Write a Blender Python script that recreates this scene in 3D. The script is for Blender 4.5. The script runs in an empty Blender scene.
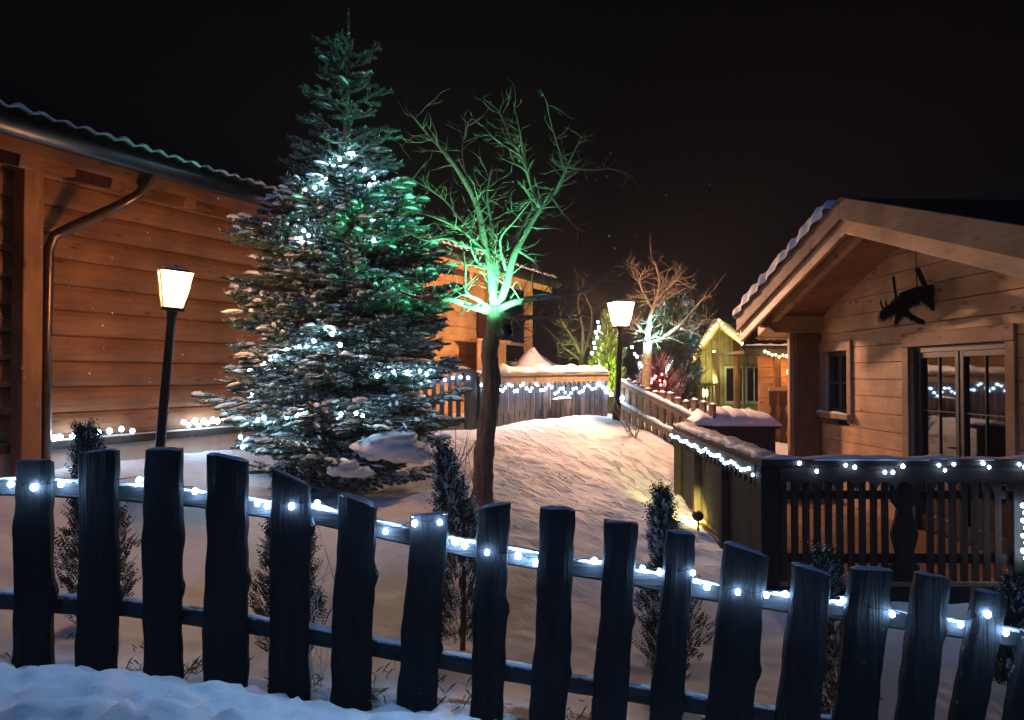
import bpy, math, random
import numpy as np
from mathutils import Vector, Matrix, noise as mnoise

SC = bpy.context.scene
COL = SC.collection
EYE = 1.60            # camera height above the zero level
F = 800.0             # focal length in pixels of the 1024 px wide frame
CX, CY = 512.0, 375.0 # principal column and horizon row
PI = math.pi
rnd = random.Random(11)


def P(px, py, Y):
    """a point seen at (px, py) that stands Y metres away"""
    return Vector(((px - CX) / F * Y, Y, EYE - (py - CY) / F * Y))


def nz(x, y, z, s=1.0):
    return mnoise.noise(Vector((x * s, y * s, z * s)))

# ------------------------------------------------------------------ materials
def new_mat(name):
    m = bpy.data.materials.new(name)
    m.use_nodes = True
    nt = m.node_tree
    b = nt.nodes['Principled BSDF']
    return m, nt, b


def N(nt, kind, **kw):
    n = nt.nodes.new(kind)
    for k, v in kw.items():
        if k in ('operation', 'blend_type', 'data_type', 'noise_dimensions', 'wave_type', 'bands_direction', 'feature'):
            setattr(n, k, v)
        else:
            n.inputs[k].default_value = v
    return n


def ramp(nt, stops):
    r = nt.nodes.new('ShaderNodeValToRGB')
    el = r.color_ramp.elements
    while len(el) < len(stops):
        el.new(0.5)
    for e, (p, c) in zip(el, stops):
        e.position = p
        e.color = (*c, 1) if len(c) == 3 else c
    return r


def wood(name, dark, light, grain='z', rotz=0.0, rough=0.75, bump=0.25, knots=True, frost=0.0, scale=1.0):
    m, nt, b = new_mat(name)
    L = nt.links.new
    tc = nt.nodes.new('ShaderNodeTexCoord')
    oi = nt.nodes.new('ShaderNodeObjectInfo')
    add = N(nt, 'ShaderNodeVectorMath', operation='ADD')
    sc3 = N(nt, 'ShaderNodeVectorMath', operation='SCALE')
    comb = nt.nodes.new('ShaderNodeCombineXYZ')
    L(oi.outputs['Random'], comb.inputs[0]); L(oi.outputs['Random'], comb.inputs[1]); L(oi.outputs['Random'], comb.inputs[2])
    L(comb.outputs[0], sc3.inputs[0]); sc3.inputs['Scale'].default_value = 37.0
    L(tc.outputs['Object'], add.inputs[0]); L(sc3.outputs[0], add.inputs[1])
    mp0 = nt.nodes.new('ShaderNodeMapping'); mp0.inputs['Rotation'].default_value = (0, 0, -rotz)
    L(add.outputs[0], mp0.inputs[0])
    mp = nt.nodes.new('ShaderNodeMapping')
    s = {'x': (1.2, 14, 14), 'y': (14, 1.2, 14), 'z': (14, 14, 1.2)}[grain]
    mp.inputs['Scale'].default_value = tuple(k * scale for k in s)
    L(mp0.outputs[0], mp.inputs[0])
    n1 = N(nt, 'ShaderNodeTexNoise', Scale=1.6, Detail=8.0, Roughness=0.65, Distortion=0.6)
    L(mp.outputs[0], n1.inputs['Vector'])
    n2 = N(nt, 'ShaderNodeTexNoise', Scale=2.3, Detail=4.0)
    L(add.outputs[0], n2.inputs['Vector'])
    r = ramp(nt, [(0.25, dark), (0.75, light)])
    L(n1.outputs['Fac'], r.inputs[0])
    r2 = ramp(nt, [(0.3, (0.62, 0.62, 0.62)), (0.7, (1.12, 1.12, 1.12))])
    L(n2.outputs['Fac'], r2.inputs[0])
    mix = N(nt, 'ShaderNodeMixRGB', blend_type='MULTIPLY', Fac=1.0)
    L(r.outputs[0], mix.inputs[1]); L(r2.outputs[0], mix.inputs[2])
    out = mix.outputs[0]
    if knots:
        mk = nt.nodes.new('ShaderNodeMapping')
        ks = {'x': (2.0, 6, 6), 'y': (6, 2.0, 6), 'z': (6, 6, 2.0)}[grain]
        mk.inputs['Scale'].default_value = ks
        L(mp0.outputs[0], mk.inputs[0])
        vo = N(nt, 'ShaderNodeTexVoronoi', Scale=1.0)
        L(mk.outputs[0], vo.inputs['Vector'])
        rk = ramp(nt, [(0.05, (0.25, 0.25, 0.25)), (0.16, (1, 1, 1))])
        L(vo.outputs['Distance'], rk.inputs[0])
        mx = N(nt, 'ShaderNodeMixRGB', blend_type='MULTIPLY', Fac=0.8)
        L(out, mx.inputs[1]); L(rk.outputs[0], mx.inputs[2])
        out = mx.outputs[0]
    if frost > 0:
        geo = nt.nodes.new('ShaderNodeNewGeometry')
        sep = nt.nodes.new('ShaderNodeSeparateXYZ')
        L(geo.outputs['Normal'], sep.inputs[0])
        n3 = N(nt, 'ShaderNodeTexNoise', Scale=30.0, Detail=5.0)
        L(add.outputs[0], n3.inputs['Vector'])
        ma = N(nt, 'ShaderNodeMath', operation='MULTIPLY_ADD')
        L(sep.outputs['Z'], ma.inputs[0]); ma.inputs[1].default_value = 0.45; L(n3.outputs['Fac'], ma.inputs[2])
        rf = ramp(nt, [(0.72, (0, 0, 0)), (0.9, (frost, frost, frost))])
        L(ma.outputs[0], rf.inputs[0])
        mf = N(nt, 'ShaderNodeMixRGB')
        mf.inputs[2].default_value = (0.72, 0.74, 0.78, 1)
        L(rf.outputs[0], mf.inputs[0]); L(out, mf.inputs[1])
        out = mf.outputs[0]
    L(out, b.inputs['Base Color'])
    b.inputs['Roughness'].default_value = rough
    b.inputs['Specular IOR Level'].default_value = 0.2
    bp = N(nt, 'ShaderNodeBump', Strength=bump, Distance=0.03 if 'bark' in name or 'weathered' in name else 0.012)
    L(n1.outputs['Fac'], bp.inputs['Height']); L(bp.outputs[0], b.inputs['Normal'])
    return m


def plain(name, col, rough=0.6, metal=0.0, var=0.25, scale=8.0, bump=0.1, spec=0.4):
    m, nt, b = new_mat(name)
    L = nt.links.new
    tc = nt.nodes.new('ShaderNodeTexCoord')
    n1 = N(nt, 'ShaderNodeTexNoise', Scale=scale, Detail=6.0, Roughness=0.6)
    L(tc.outputs['Object'], n1.inputs['Vector'])
    r = ramp(nt, [(0.3, tuple(c * (1 - var) for c in col)), (0.7, tuple(min(1, c * (1 + var)) for c in col))])
    L(n1.outputs['Fac'], r.inputs[0]); L(r.outputs[0], b.inputs['Base Color'])
    b.inputs['Roughness'].default_value = rough
    b.inputs['Metallic'].default_value = metal
    b.inputs['Specular IOR Level'].default_value = spec
    if bump:
        bp = N(nt, 'ShaderNodeBump', Strength=bump, Distance=0.02)
        L(n1.outputs['Fac'], bp.inputs['Height']); L(bp.outputs[0], b.inputs['Normal'])
    return m


def snow_mat(name, ground=False):
    m, nt, b = new_mat(name)
    L = nt.links.new
    tc = nt.nodes.new('ShaderNodeTexCoord')
    n1 = N(nt, 'ShaderNodeTexNoise', Scale=9.0, Detail=8.0, Roughness=0.6)
    n2 = N(nt, 'ShaderNodeTexNoise', Scale=70.0, Detail=4.0, Roughness=0.7)
    L(tc.outputs['Object'], n1.inputs['Vector']); L(tc.outputs['Object'], n2.inputs['Vector'])
    r = ramp(nt, [(0.3, (0.70, 0.72, 0.76)), (0.7, (0.84, 0.85, 0.87))])
    L(n1.outputs['Fac'], r.inputs[0])
    out = r.outputs[0]
    if ground:
        at = nt.nodes.new('ShaderNodeAttribute'); at.attribute_name = 'soil'
        n3 = N(nt, 'ShaderNodeTexNoise', Scale=5.0, Detail=10.0, Roughness=0.72)
        L(tc.outputs['Object'], n3.inputs['Vector'])
        ma = N(nt, 'ShaderNodeMath', operation='MULTIPLY_ADD')
        L(at.outputs['Fac'], ma.inputs[0]); ma.inputs[1].default_value = 0.42; L(n3.outputs['Fac'], ma.inputs[2])
        rs = ramp(nt, [(0.80, (0, 0, 0)), (0.90, (1, 1, 1))])
        L(ma.outputs[0], rs.inputs[0])
        mf = N(nt, 'ShaderNodeMixRGB')
        n4 = N(nt, 'ShaderNodeTexNoise', Scale=40.0, Detail=6.0)
        L(tc.outputs['Object'], n4.inputs['Vector'])
        rd = ramp(nt, [(0.3, (0.030, 0.020, 0.012)), (0.7, (0.15, 0.10, 0.055))])
        L(n4.outputs['Fac'], rd.inputs[0])
        L(rs.outputs[0], mf.inputs[0]); L(out, mf.inputs[1]); L(rd.outputs[0], mf.inputs[2])
        out = mf.outputs[0]
    L(out, b.inputs['Base Color'])
    b.inputs['Roughness'].default_value = 0.65
    b.inputs['Specular IOR Level'].default_value = 0.25
    bp = N(nt, 'ShaderNodeBump', Strength=0.35, Distance=0.03)
    bp2 = N(nt, 'ShaderNodeBump', Strength=0.35, Distance=0.006)
    L(n1.outputs['Fac'], bp.inputs['Height']); L(n2.outputs['Fac'], bp2.inputs['Height'])
    L(bp.outputs[0], bp2.inputs['Normal']); last = bp2.outputs[0]
    if ground:
        at2 = nt.nodes.new('ShaderNodeAttribute'); at2.attribute_name = 'ripple'
        mr = nt.nodes.new('ShaderNodeMapping'); mr.inputs['Rotation'].default_value = (0, 0, 1.02)
        L(tc.outputs['Object'], mr.inputs[0])
        mp = nt.nodes.new('ShaderNodeMapping'); mp.inputs['Scale'].default_value = (2.6, 9.5, 1)
        L(mr.outputs[0], mp.inputs[0])
        n5 = N(nt, 'ShaderNodeTexNoise', Scale=1.0, Detail=4.0, Roughness=0.6, Distortion=0.4)
        L(mp.outputs[0], n5.inputs['Vector'])
        r5 = ramp(nt, [(0.34, (0, 0, 0)), (0.47, (1, 1, 1))]); L(n5.outputs['Fac'], r5.inputs[0])
        n6 = N(nt, 'ShaderNodeTexNoise', Scale=1.3, Detail=3.0); L(tc.outputs['Object'], n6.inputs['Vector'])
        r6 = ramp(nt, [(0.38, (0.08, 0.08, 0.08)), (0.62, (1, 1, 1))]); L(n6.outputs['Fac'], r6.inputs[0])
        m6 = N(nt, 'ShaderNodeMath', operation='MULTIPLY'); L(r6.outputs[0], m6.inputs[0]); L(at2.outputs['Fac'], m6.inputs[1])
        mm = N(nt, 'ShaderNodeMath', operation='MULTIPLY'); L(r5.outputs[0], mm.inputs[0]); L(m6.outputs[0], mm.inputs[1])
        b5 = N(nt, 'ShaderNodeBump', Strength=1.0, Distance=0.09)
        L(mm.outputs[0], b5.inputs['Height']); L(last, b5.inputs['Normal']); last = b5.outputs[0]
    L(last, b.inputs['Normal'])
    return m


def emit(name, col, strength):
    m, nt, b = new_mat(name)
    b.inputs['Base Color'].default_value = (0.8, 0.8, 0.8, 1)
    b.inputs['Emission Color'].default_value = (*col, 1)
    b.inputs['Emission Strength'].default_value = strength
    return m


def lit_glass(name, col, strength):
    """frosted lantern glass: glows and lets the bulb's light through"""
    m, nt, b = new_mat(name)
    out = nt.nodes['Material Output']
    e = nt.nodes.new('ShaderNodeEmission'); e.inputs['Color'].default_value = (*col, 1)
    tc = nt.nodes.new('ShaderNodeTexCoord'); n = N(nt, 'ShaderNodeTexNoise', Scale=14.0, Detail=3.0)
    nt.links.new(tc.outputs['Object'], n.inputs['Vector'])
    mr = N(nt, 'ShaderNodeMapRange'); mr.inputs['To Min'].default_value = strength * .7; mr.inputs['To Max'].default_value = strength * 1.3
    nt.links.new(n.outputs['Fac'], mr.inputs['Value']); nt.links.new(mr.outputs[0], e.inputs['Strength'])
    t = nt.nodes.new('ShaderNodeBsdfTransparent'); t.inputs['Color'].default_value = (.9, .9, .9, 1)
    a = nt.nodes.new('ShaderNodeAddShader')
    nt.links.new(e.outputs[0], a.inputs[0]); nt.links.new(t.outputs[0], a.inputs[1]); nt.links.new(a.outputs[0], out.inputs['Surface'])
    return m


def glass(name, col=(0.008, 0.008, 0.01)):
    m, nt, b = new_mat(name)
    tc = nt.nodes.new('ShaderNodeTexCoord')
    n = N(nt, 'ShaderNodeTexNoise', Scale=1.5, Detail=1.0)
    nt.links.new(tc.outputs['Object'], n.inputs['Vector'])
    bp = N(nt, 'ShaderNodeBump', Strength=0.03, Distance=0.02)
    nt.links.new(n.outputs['Fac'], bp.inputs['Height']); nt.links.new(bp.outputs[0], b.inputs['Normal'])
    b.inputs['Base Color'].default_value = (*col, 1)
    b.inputs['Roughness'].default_value = 0.03
    b.inputs['IOR'].default_value = 1.6
    return m


A_LEFT = math.atan2(0.914, 0.404)    # heading of the left cabin's wall
M = dict(
    snow=snow_mat('snow'), ground=snow_mat('snow_on_ground', True),
    picket=wood('weathered_dark_wood', (0.0045, 0.0045, 0.0055), (0.017, 0.0165, 0.018), 'z', bump=0.8, frost=0.5),
    rail=wood('weathered_rail_wood', (0.016, 0.016, 0.018), (0.06, 0.058, 0.058), 'x', bump=0.6, frost=0.6),
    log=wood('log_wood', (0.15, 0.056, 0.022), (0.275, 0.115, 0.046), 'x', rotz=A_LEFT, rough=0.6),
    logpost=wood('log_post_wood', (0.15, 0.062, 0.025), (0.28, 0.125, 0.05), 'z', rough=0.6),
    loglit=wood('lit_log_wood', (0.50, 0.28, 0.11), (0.72, 0.46, 0.22), 'x', rotz=A_LEFT, rough=0.6),  # rear cabin's lamp brightness put into the log colour
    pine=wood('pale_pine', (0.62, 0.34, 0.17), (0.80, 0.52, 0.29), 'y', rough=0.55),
    pinez=wood('pale_pine_upright', (0.40, 0.22, 0.105), (0.58, 0.36, 0.19), 'z', rough=0.55),
    pinedk=wood('grey_brown_pine', (0.30, 0.18, 0.105), (0.48, 0.31, 0.19), 'y', rough=0.6),
    fascia=wood('weathered_fascia', (0.17, 0.105, 0.065), (0.33, 0.215, 0.14), 'y', rough=.7),
    soffit=wood('soffit_pine', (0.30, 0.15, 0.065), (0.50, 0.28, 0.13), 'x', rough=0.6),
    brown=wood('dark_brown_boards', (0.014, 0.010, 0.009), (0.052, 0.037, 0.029), 'z', rough=0.7),
    brownx=wood('dark_brown_rail', (0.014, 0.010, 0.009), (0.052, 0.037, 0.029), 'x', rough=0.7),
    redbrown=wood('red_brown_slats', (0.032, 0.014, 0.008), (0.10, 0.046, 0.025), 'z', rough=0.65),
    greyfence=wood('grey_weathered_boards', (0.050, 0.045, 0.050), (0.15, 0.14, 0.15), 'z', rough=0.8, bump=0.5),
    tanpicket=wood('tan_rustic_wood', (0.16, 0.105, 0.06), (0.36, 0.25, 0.15), 'z', rough=0.75, bump=0.4, frost=0.7),
    deck=wood('deck_boards', (0.26, 0.14, 0.07), (0.45, 0.27, 0.15), 'y'),
    tile=plain('roof_tile', (0.016, 0.012, 0.011), 0.9, spec=.1, var=0.4, scale=12, bump=0.4),
    metal=plain('dark_zinc', (0.055, 0.058, 0.065), 0.38, 0.85, var=0.3, scale=6, bump=0.03),
    copper=plain('brown_downpipe', (0.085, 0.05, 0.035), 0.32, 0.8, var=0.3, scale=6, bump=0.03),
    black=plain('black_iron', (0.012, 0.011, 0.010), 0.45, 0.3, var=0.4, scale=20, bump=0.15),
    wire=plain('light_wire', (0.012, 0.016, 0.014), 0.5, bump=0),
    bark=wood('tree_bark', (0.085, 0.052, 0.034), (0.30, 0.20, 0.13), 'z', rough=0.9, bump=0.9, knots=False, scale=1.8),
    twig=plain('twig_bark', (0.22, 0.16, 0.11), 0.85, var=0.45, scale=25, bump=0.4),
    palebark=plain('pale_pruned_bark', (0.24, 0.175, 0.12), 0.85, var=0.4, scale=18, bump=0.5),
    needle=plain('spruce_needle', (0.075, 0.135, 0.10), 0.6, var=0.5, scale=5, bump=0),
    frost=plain('frosted_needle', (0.60, 0.65, 0.66), 0.7, var=0.2, scale=7, bump=0),
    core=plain('spruce_twig', (0.05, 0.04, 0.026), 0.8, var=0.4, scale=20, bump=0),
    shoot=wood('frosted_shoot', (0.035, 0.055, 0.038), (0.085, 0.13, 0.095), 'z', rough=.8, bump=.6, knots=False, frost=.95),
    thuja=plain('thuja_leaf', (0.040, 0.046, 0.022), 0.6, var=0.6, scale=9, bump=0),
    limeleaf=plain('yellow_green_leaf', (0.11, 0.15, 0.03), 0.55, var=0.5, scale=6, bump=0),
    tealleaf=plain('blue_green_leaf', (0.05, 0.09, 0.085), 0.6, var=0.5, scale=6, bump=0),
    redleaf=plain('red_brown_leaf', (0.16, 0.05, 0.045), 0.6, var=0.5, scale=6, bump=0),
    straw=plain('dry_stalk', (0.16, 0.12, 0.07), 0.8, var=0.5, scale=15, bump=0),
    plaster=plain('grey_plaster', (0.42, 0.39, 0.36), 0.85, var=0.15, scale=5, bump=0.2),
    glass=glass('night_glass'),
    frame=plain('grey_window_frame', (0.042, 0.038, 0.036), 0.5, var=0.2, bump=0.05),
    fur=plain('dark_fur', (0.012, 0.009, 0.007), 0.9, var=0.6, scale=40, bump=0.5),
    carpaint=plain('silver_car_paint', (0.34, 0.38, 0.42), 0.3, 0.3, var=0.06, bump=0),
    rubber=plain('tyre_rubber', (0.02, 0.02, 0.02), 0.9, bump=0),
    yellowlit=wood('yellow_lit_boards', (0.22, 0.18, 0.085), (0.40, 0.34, 0.18), 'z', rough=0.7),  # yellow-green lamp tint of the hut put into the board colour
    shutter=plain('painted_shutter', (0.34, 0.36, 0.30), 0.6, var=0.25, scale=6),
    led=emit('white_led', (0.32, 0.58, 1.0), 240.0),
    ledfar=emit('distant_white_led', (0.45, 0.70, 1.0), 34.0),
    ledtree=emit('spruce_led', (0.50, 0.76, 1.0), 150.0),
    ledwarm=emit('warm_led', (1.0, 0.66, 0.20), 45.0),
    ledred=emit('red_led', (1.0, 0.04, 0.05), 40.0),
    lampwarm=lit_glass('lantern_glow', (1.0, 0.55, 0.20), 2.6),
    lampback=lit_glass('street_lamp_glow', (1.0, 0.66, 0.32), 7.0),
    lampbulb=emit('lamp_bulb', (1.0, 0.72, 0.40), 30.0),
    flood_g=emit('green_floodlight_face', (0.15, 1.0, 0.45), 18.0),
    flood_c=emit('cyan_floodlight_face', (0.45, 1.0, 0.90), 60.0),
    flood_y=emit('yellow_floodlight_face', (1.0, 0.85, 0.22), 22.0),
    hutlamp=emit('hut_lamp_glow', (1.0, 0.95, 0.35), 40.0),
    bulbholder=plain('bulb_socket', (0.03, 0.05, 0.04), 0.5, bump=0),
)

# ------------------------------------------------------------------ mesh builder
class MB:
    def __init__(self):
        self.v, self.f, self.mi = [], [], []
        self.cur = 0

    def add(self, verts, faces, mi=None):
        o = len(self.v)
        self.v.extend([tuple(p) for p in verts])
        self.f.extend([tuple(i + o for i in fc) for fc in faces])
        self.mi.extend([self.cur if mi is None else mi] * len(faces))

    def hexa(self, c8, mi=None):
        # c8: bottom ring 0-3 counter-clockwise from above, top ring 4-7
        self.add(c8, [(3, 2, 1, 0), (4, 5, 6, 7), (0, 1, 5, 4), (1, 2, 6, 5), (2, 3, 7, 6), (3, 0, 4, 7)], mi)

    def box(self, x0, x1, y0, y1, z0, z1, mi=None):
        self.hexa([(x0, y0, z0), (x1, y0, z0), (x1, y1, z0), (x0, y1, z0), (x0, y0, z1), (x1, y0, z1), (x1, y1, z1), (x0, y1, z1)], mi)

    def beam(self, p0, p1, w, h, up=(0, 0, 1), mi=None):
        p0, p1 = Vector(p0), Vector(p1)
        d = (p1 - p0).normalized()
        s = d.cross(Vector(up))
        if s.length < 1e-5:
            s = d.cross(Vector((1, 0, 0)))
        s.normalize()
        u = s.cross(d).normalized()
        s = s * (w / 2); u = u * (h / 2)
        self.hexa([p0 - s - u, p0 + s - u, p1 + s - u, p1 - s - u, p0 - s + u, p0 + s + u, p1 + s + u, p1 - s + u], mi)

    def tube(self, pts, rad, n=6, cap=True, mi=None):
        pts = [Vector(p) for p in pts]
        if not hasattr(rad, '__len__'):
            rad = [rad] * len(pts)
        d0 = (pts[1] - pts[0]).normalized()
        ref = Vector((0, 0, 1)) if abs(d0.z) < 0.9 else Vector((1, 0, 0))
        a = d0.cross(ref).normalized()
        vs, fs = [], []
        for i, p in enumerate(pts):
            if i == 0: d = d0
            elif i == len(pts) - 1: d = (pts[i] - pts[i - 1]).normalized()
            else: d = ((pts[i + 1] - pts[i]).normalized() + (pts[i] - pts[i - 1]).normalized())
            if d.length < 1e-6: d = d0
            d = d.normalized()
            a = (a - d * a.dot(d))
            if a.length < 1e-6: a = d.orthogonal()
            a.normalize()
            b = d.cross(a)
            for k in range(n):
                t = 2 * PI * k / n
                vs.append(p + (a * math.cos(t) + b * math.sin(t)) * rad[i])
        for i in range(len(pts) - 1):
            for k in range(n):
                k2 = (k + 1) % n
                fs.append((i * n + k, i * n + k2, (i + 1) * n + k2, (i + 1) * n + k))
        if cap:
            fs.append(tuple(range(n - 1, -1, -1)))
            fs.append(tuple(range((len(pts) - 1) * n, len(pts) * n)))
        self.add(vs, fs, mi)

    def lathe(self, c, prof, n=16, axis=None, mi=None):
        # prof: [(r, z)] upward
        c = Vector(c)
        vs, fs = [], []
        for r, z in prof:
            for k in range(n):
                t = 2 * PI * k / n
                q = Vector((r * math.cos(t), r * math.sin(t), z))
                if axis is not None: q = axis @ q
                vs.append(c + q)
        for i in range(len(prof) - 1):
            for k in range(n):
                k2 = (k + 1) % n
                fs.append((i * n + k, i * n + k2, (i + 1) * n + k2, (i + 1) * n + k))
        fs.append(tuple(range(n - 1, -1, -1)))
        fs.append(tuple(range((len(prof) - 1) * n, len(prof) * n)))
        self.add(vs, fs, mi)

    def ball(self, c, r, n=8, m=5, sx=1, sy=1, sz=1, lump=0.0, seed=0, mi=None):
        c = Vector(c)
        vs = [c + Vector((0, 0, -r * sz))]
        for j in range(1, m):
            ph = -PI / 2 + PI * j / m
            for k in range(n):
                t = 2 * PI * k / n
                q = Vector((math.cos(ph) * math.cos(t), math.cos(ph) * math.sin(t), math.sin(ph)))
                l = 1 + (lump * nz(q.x + seed * 3.1, q.y, q.z, 1.9) if lump else 0)
                vs.append(c + Vector((q.x * r * sx * l, q.y * r * sy * l, q.z * r * sz * l)))
        vs.append(c + Vector((0, 0, r * sz)))
        fs = []
        for k in range(n):
            k2 = (k + 1) % n
            fs.append((0, 1 + k2, 1 + k))
            for j in range(m - 2):
                a, b = 1 + j * n, 1 + (j + 1) * n
                fs.append((a + k, a + k2, b + k2, b + k))
            a = 1 + (m - 2) * n
            fs.append((a + k, a + k2, len(vs) - 1))
        self.add(vs, fs, mi)

    def prism(self, poly, fr, t0, t1, mi=None):
        # poly: 2D outline (u, w); fr(u, w, t) -> point; closed solid between t0 and t1
        n = len(poly)
        vs = [fr(u, w, t0) for u, w in poly] + [fr(u, w, t1) for u, w in poly]
        fs = [tuple(range(n - 1, -1, -1)), tuple(range(n, 2 * n))]
        for i in range(n):
            j = (i + 1) % n
            fs.append((i, j, n + j, n + i))
        self.add(vs, fs, mi)

    def snow_strip(self, pts, w, h, seed=0, step=0.06, n=7, vary=0.35):
        """a lumpy ridge of snow lying along pts, w wide and h high"""
        pts = [Vector(p) for p in pts]
        path = []
        for a, b in zip(pts[:-1], pts[1:]):
            k = max(1, int((b - a).length / step))
            path += [a.lerp(b, i / k) for i in range(k)]
        path.append(pts[-1])
        vs, fs = [], []
        for i, p in enumerate(path):
            q0 = path[max(0, i - 1)]; q1 = path[min(len(path) - 1, i + 1)]
            d = (q1 - q0).normalized()
            s = d.cross(Vector((0, 0, 1))).normalized()
            e = min(1.0, 0.25 + min(i, len(path) - 1 - i) * 0.45)
            hh = h * e * (1 + vary * 1.6 * nz(p.x + seed, p.y, 0.3, 4.0) + vary * nz(p.x, p.y + seed, 1.3, 12.0))
            ww = w * (0.9 + 0.1 * e) * (1 + vary * 0.5 * nz(p.x, p.y, seed + 2.2, 5.0))
            for k in range(n):
                t = PI * k / (n - 1)
                vs.append(p + s * (math.cos(t) * ww / 2) + Vector((0, 0, math.sin(t) ** 0.7 * hh if 0 < k < n - 1 else 0)))
        for i in range(len(path) - 1):
            for k in range(n - 1):
                fs.append((i * n + k, i * n + k + 1, (i + 1) * n + k + 1, (i + 1) * n + k))
            fs.append((i * n + n - 1, i * n, (i + 1) * n, (i + 1) * n + n - 1))
        fs.append(tuple(range(n))); fs.append(tuple(range(len(path) * n - 1, len(path) * n - n - 1, -1)))
        self.add(vs, fs)

    def build(self, name, mats, parent=None, smooth=False, bevel=0.0, origin=None):
        me = bpy.data.meshes.new(name)
        o = bpy.data.objects.new(name, me)
        org = Vector((0, 0, 0))
        if parent is not None:
            org = world_of(parent)
        elif origin is not None:
            org = Vector(origin)
        co = np.array(self.v, dtype=np.float64).reshape(-1, 3) - np.array(org)
        me.from_pydata(co.tolist(), [], self.f)
        if not isinstance(mats, (list, tuple)): mats = [mats]
        for m in mats: me.materials.append(m)
        if len(mats) > 1: me.polygons.foreach_set('material_index', self.mi)
        if smooth: me.polygons.foreach_set('use_smooth', [True] * len(me.polygons))
        me.update()
        COL.objects.link(o)
        if parent is not None:
            o.parent = parent
        elif origin is not None:
            o.location = org
        if bevel:
            b = o.modifiers.new('bevel', 'BEVEL'); b.width = bevel; b.segments = 2; b.limit_method = 'ANGLE'; b.angle_limit = math.radians(50)
        return o


def world_of(o):
    p = Vector((0, 0, 0))
    while o is not None:
        p += o.location
        o = o.parent
    return p


def tag(o, label=None, cat=None, group=None, kind=None):
    for k, v in (('label', label), ('category', cat), ('group', group), ('kind', kind)):
        if v: o[k] = v
    return o


def thing(name, loc, label, cat, group=None):
    o = bpy.data.objects.new(name, None)
    COL.objects.link(o)
    o.location = loc; o.empty_display_size = 0.2
    return tag(o, label, cat, group)


def spot(name, loc, target, col, energy, angle, parent, radius=0.04, blend=0.7):
    l = bpy.data.lights.new(name, 'SPOT')
    l.color = col; l.energy = energy; l.spot_size = math.radians(angle); l.spot_blend = blend; l.shadow_soft_size = radius
    o = bpy.data.objects.new(name, l); COL.objects.link(o)
    o.parent = parent; o.location = Vector(loc) - world_of(parent)
    o.rotation_euler = (Vector(target) - Vector(loc)).to_track_quat('-Z', 'Y').to_euler()
    return o

# ------------------------------------------------------------------ terrain
ctrl = []
def cp(px, py, Y):
    p = P(px, py, Y); ctrl.append((p.x, p.y, p.z))
for a in [(35, 668, 3.7), (228, 688, 3.7), (490, 716, 3.7), (735, 750, 3.7), (985, 792, 3.7), (-250, 640, 3.7), (1250, 830, 3.7),
          (110, 664, 3.3), (400, 712, 3.3), (-100, 650, 3.3), (700, 770, 3.2), (1000, 810, 3.2),
          (200, 668, 4.3), (600, 712, 4.3), (900, 765, 4.3),
          (50, 466, 8.0), (217, 448, 10.2), (-120, 500, 7.2), (330, 440, 12.0),
          (158, 500, 7.2), (340, 488, 9.0), (485, 505, 8.0), (250, 520, 7.4), (400, 530, 7.0), (600, 545, 7.0),
          (476, 427, 13.0), (604, 415, 14.3), (618, 416, 13.6), (545, 421, 13.6), (520, 455, 11.2), (570, 470, 10.4),
          (640, 430, 13.7), (680, 458, 12.0), (655, 480, 10.9), (683, 500, 10.6), (700, 545, 8.0), (700, 600, 6.4), (768, 590, 6.5), (1000, 600, 6.4),
          (430, 420, 14.5), (300, 410, 18.0), (540, 408, 20.0), (640, 409, 20.0), (720, 428, 18.0), (760, 450, 13.0), (780, 420, 22.0),
          (900, 415, 26.0), (100, 420, 22.0), (512, 400, 34.0), (900, 400, 34.0), (50, 400, 34.0), (950, 540, 8.5)]:
    cp(*a)
ctrl += [(0, 0, EYE - 1.42), (-3, 0.5, EYE - 1.38), (3, 0.5, EYE - 1.6), (0, -3, EYE - 1.42), (-2, 2.2, EYE - 1.33), (2, 2.2, EYE - 1.62)]
CT = np.array(ctrl)

def _phi(r2):
    return np.where(r2 > 1e-12, r2 * np.log(r2 + 1e-12) * 0.5, 0.0)

_n = len(CT)
_A = np.zeros((_n + 3, _n + 3))
_d2 = ((CT[:, None, :2] - CT[None, :, :2]) ** 2).sum(-1)
_A[:_n, :_n] = _phi(_d2) + np.eye(_n) * 0.25
_A[:_n, _n] = 1; _A[:_n, _n + 1:] = CT[:, :2]; _A[_n, :_n] = 1; _A[_n + 1:, :_n] = CT[:, :2].T
_w = np.linalg.solve(_A, np.concatenate([CT[:, 2], np.zeros(3)]))

def ground_np(x, y):
    x = np.asarray(x, float); y = np.asarray(y, float)
    # beyond the last control points the land runs on level
    xc = np.clip(x, -14, 16); yc = np.clip(y, -3, 34)
    q = np.stack([xc.ravel(), yc.ravel()], 1)
    d2 = ((q[:, None, :] - CT[None, :, :2]) ** 2).sum(-1)
    z = _phi(d2) @ _w[:_n] + _w[_n] + q @ _w[_n + 1:]
    return z.reshape(x.shape)

def gz(x, y):
    return float(ground_np(np.array([x]), np.array([y]))[0])


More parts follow.
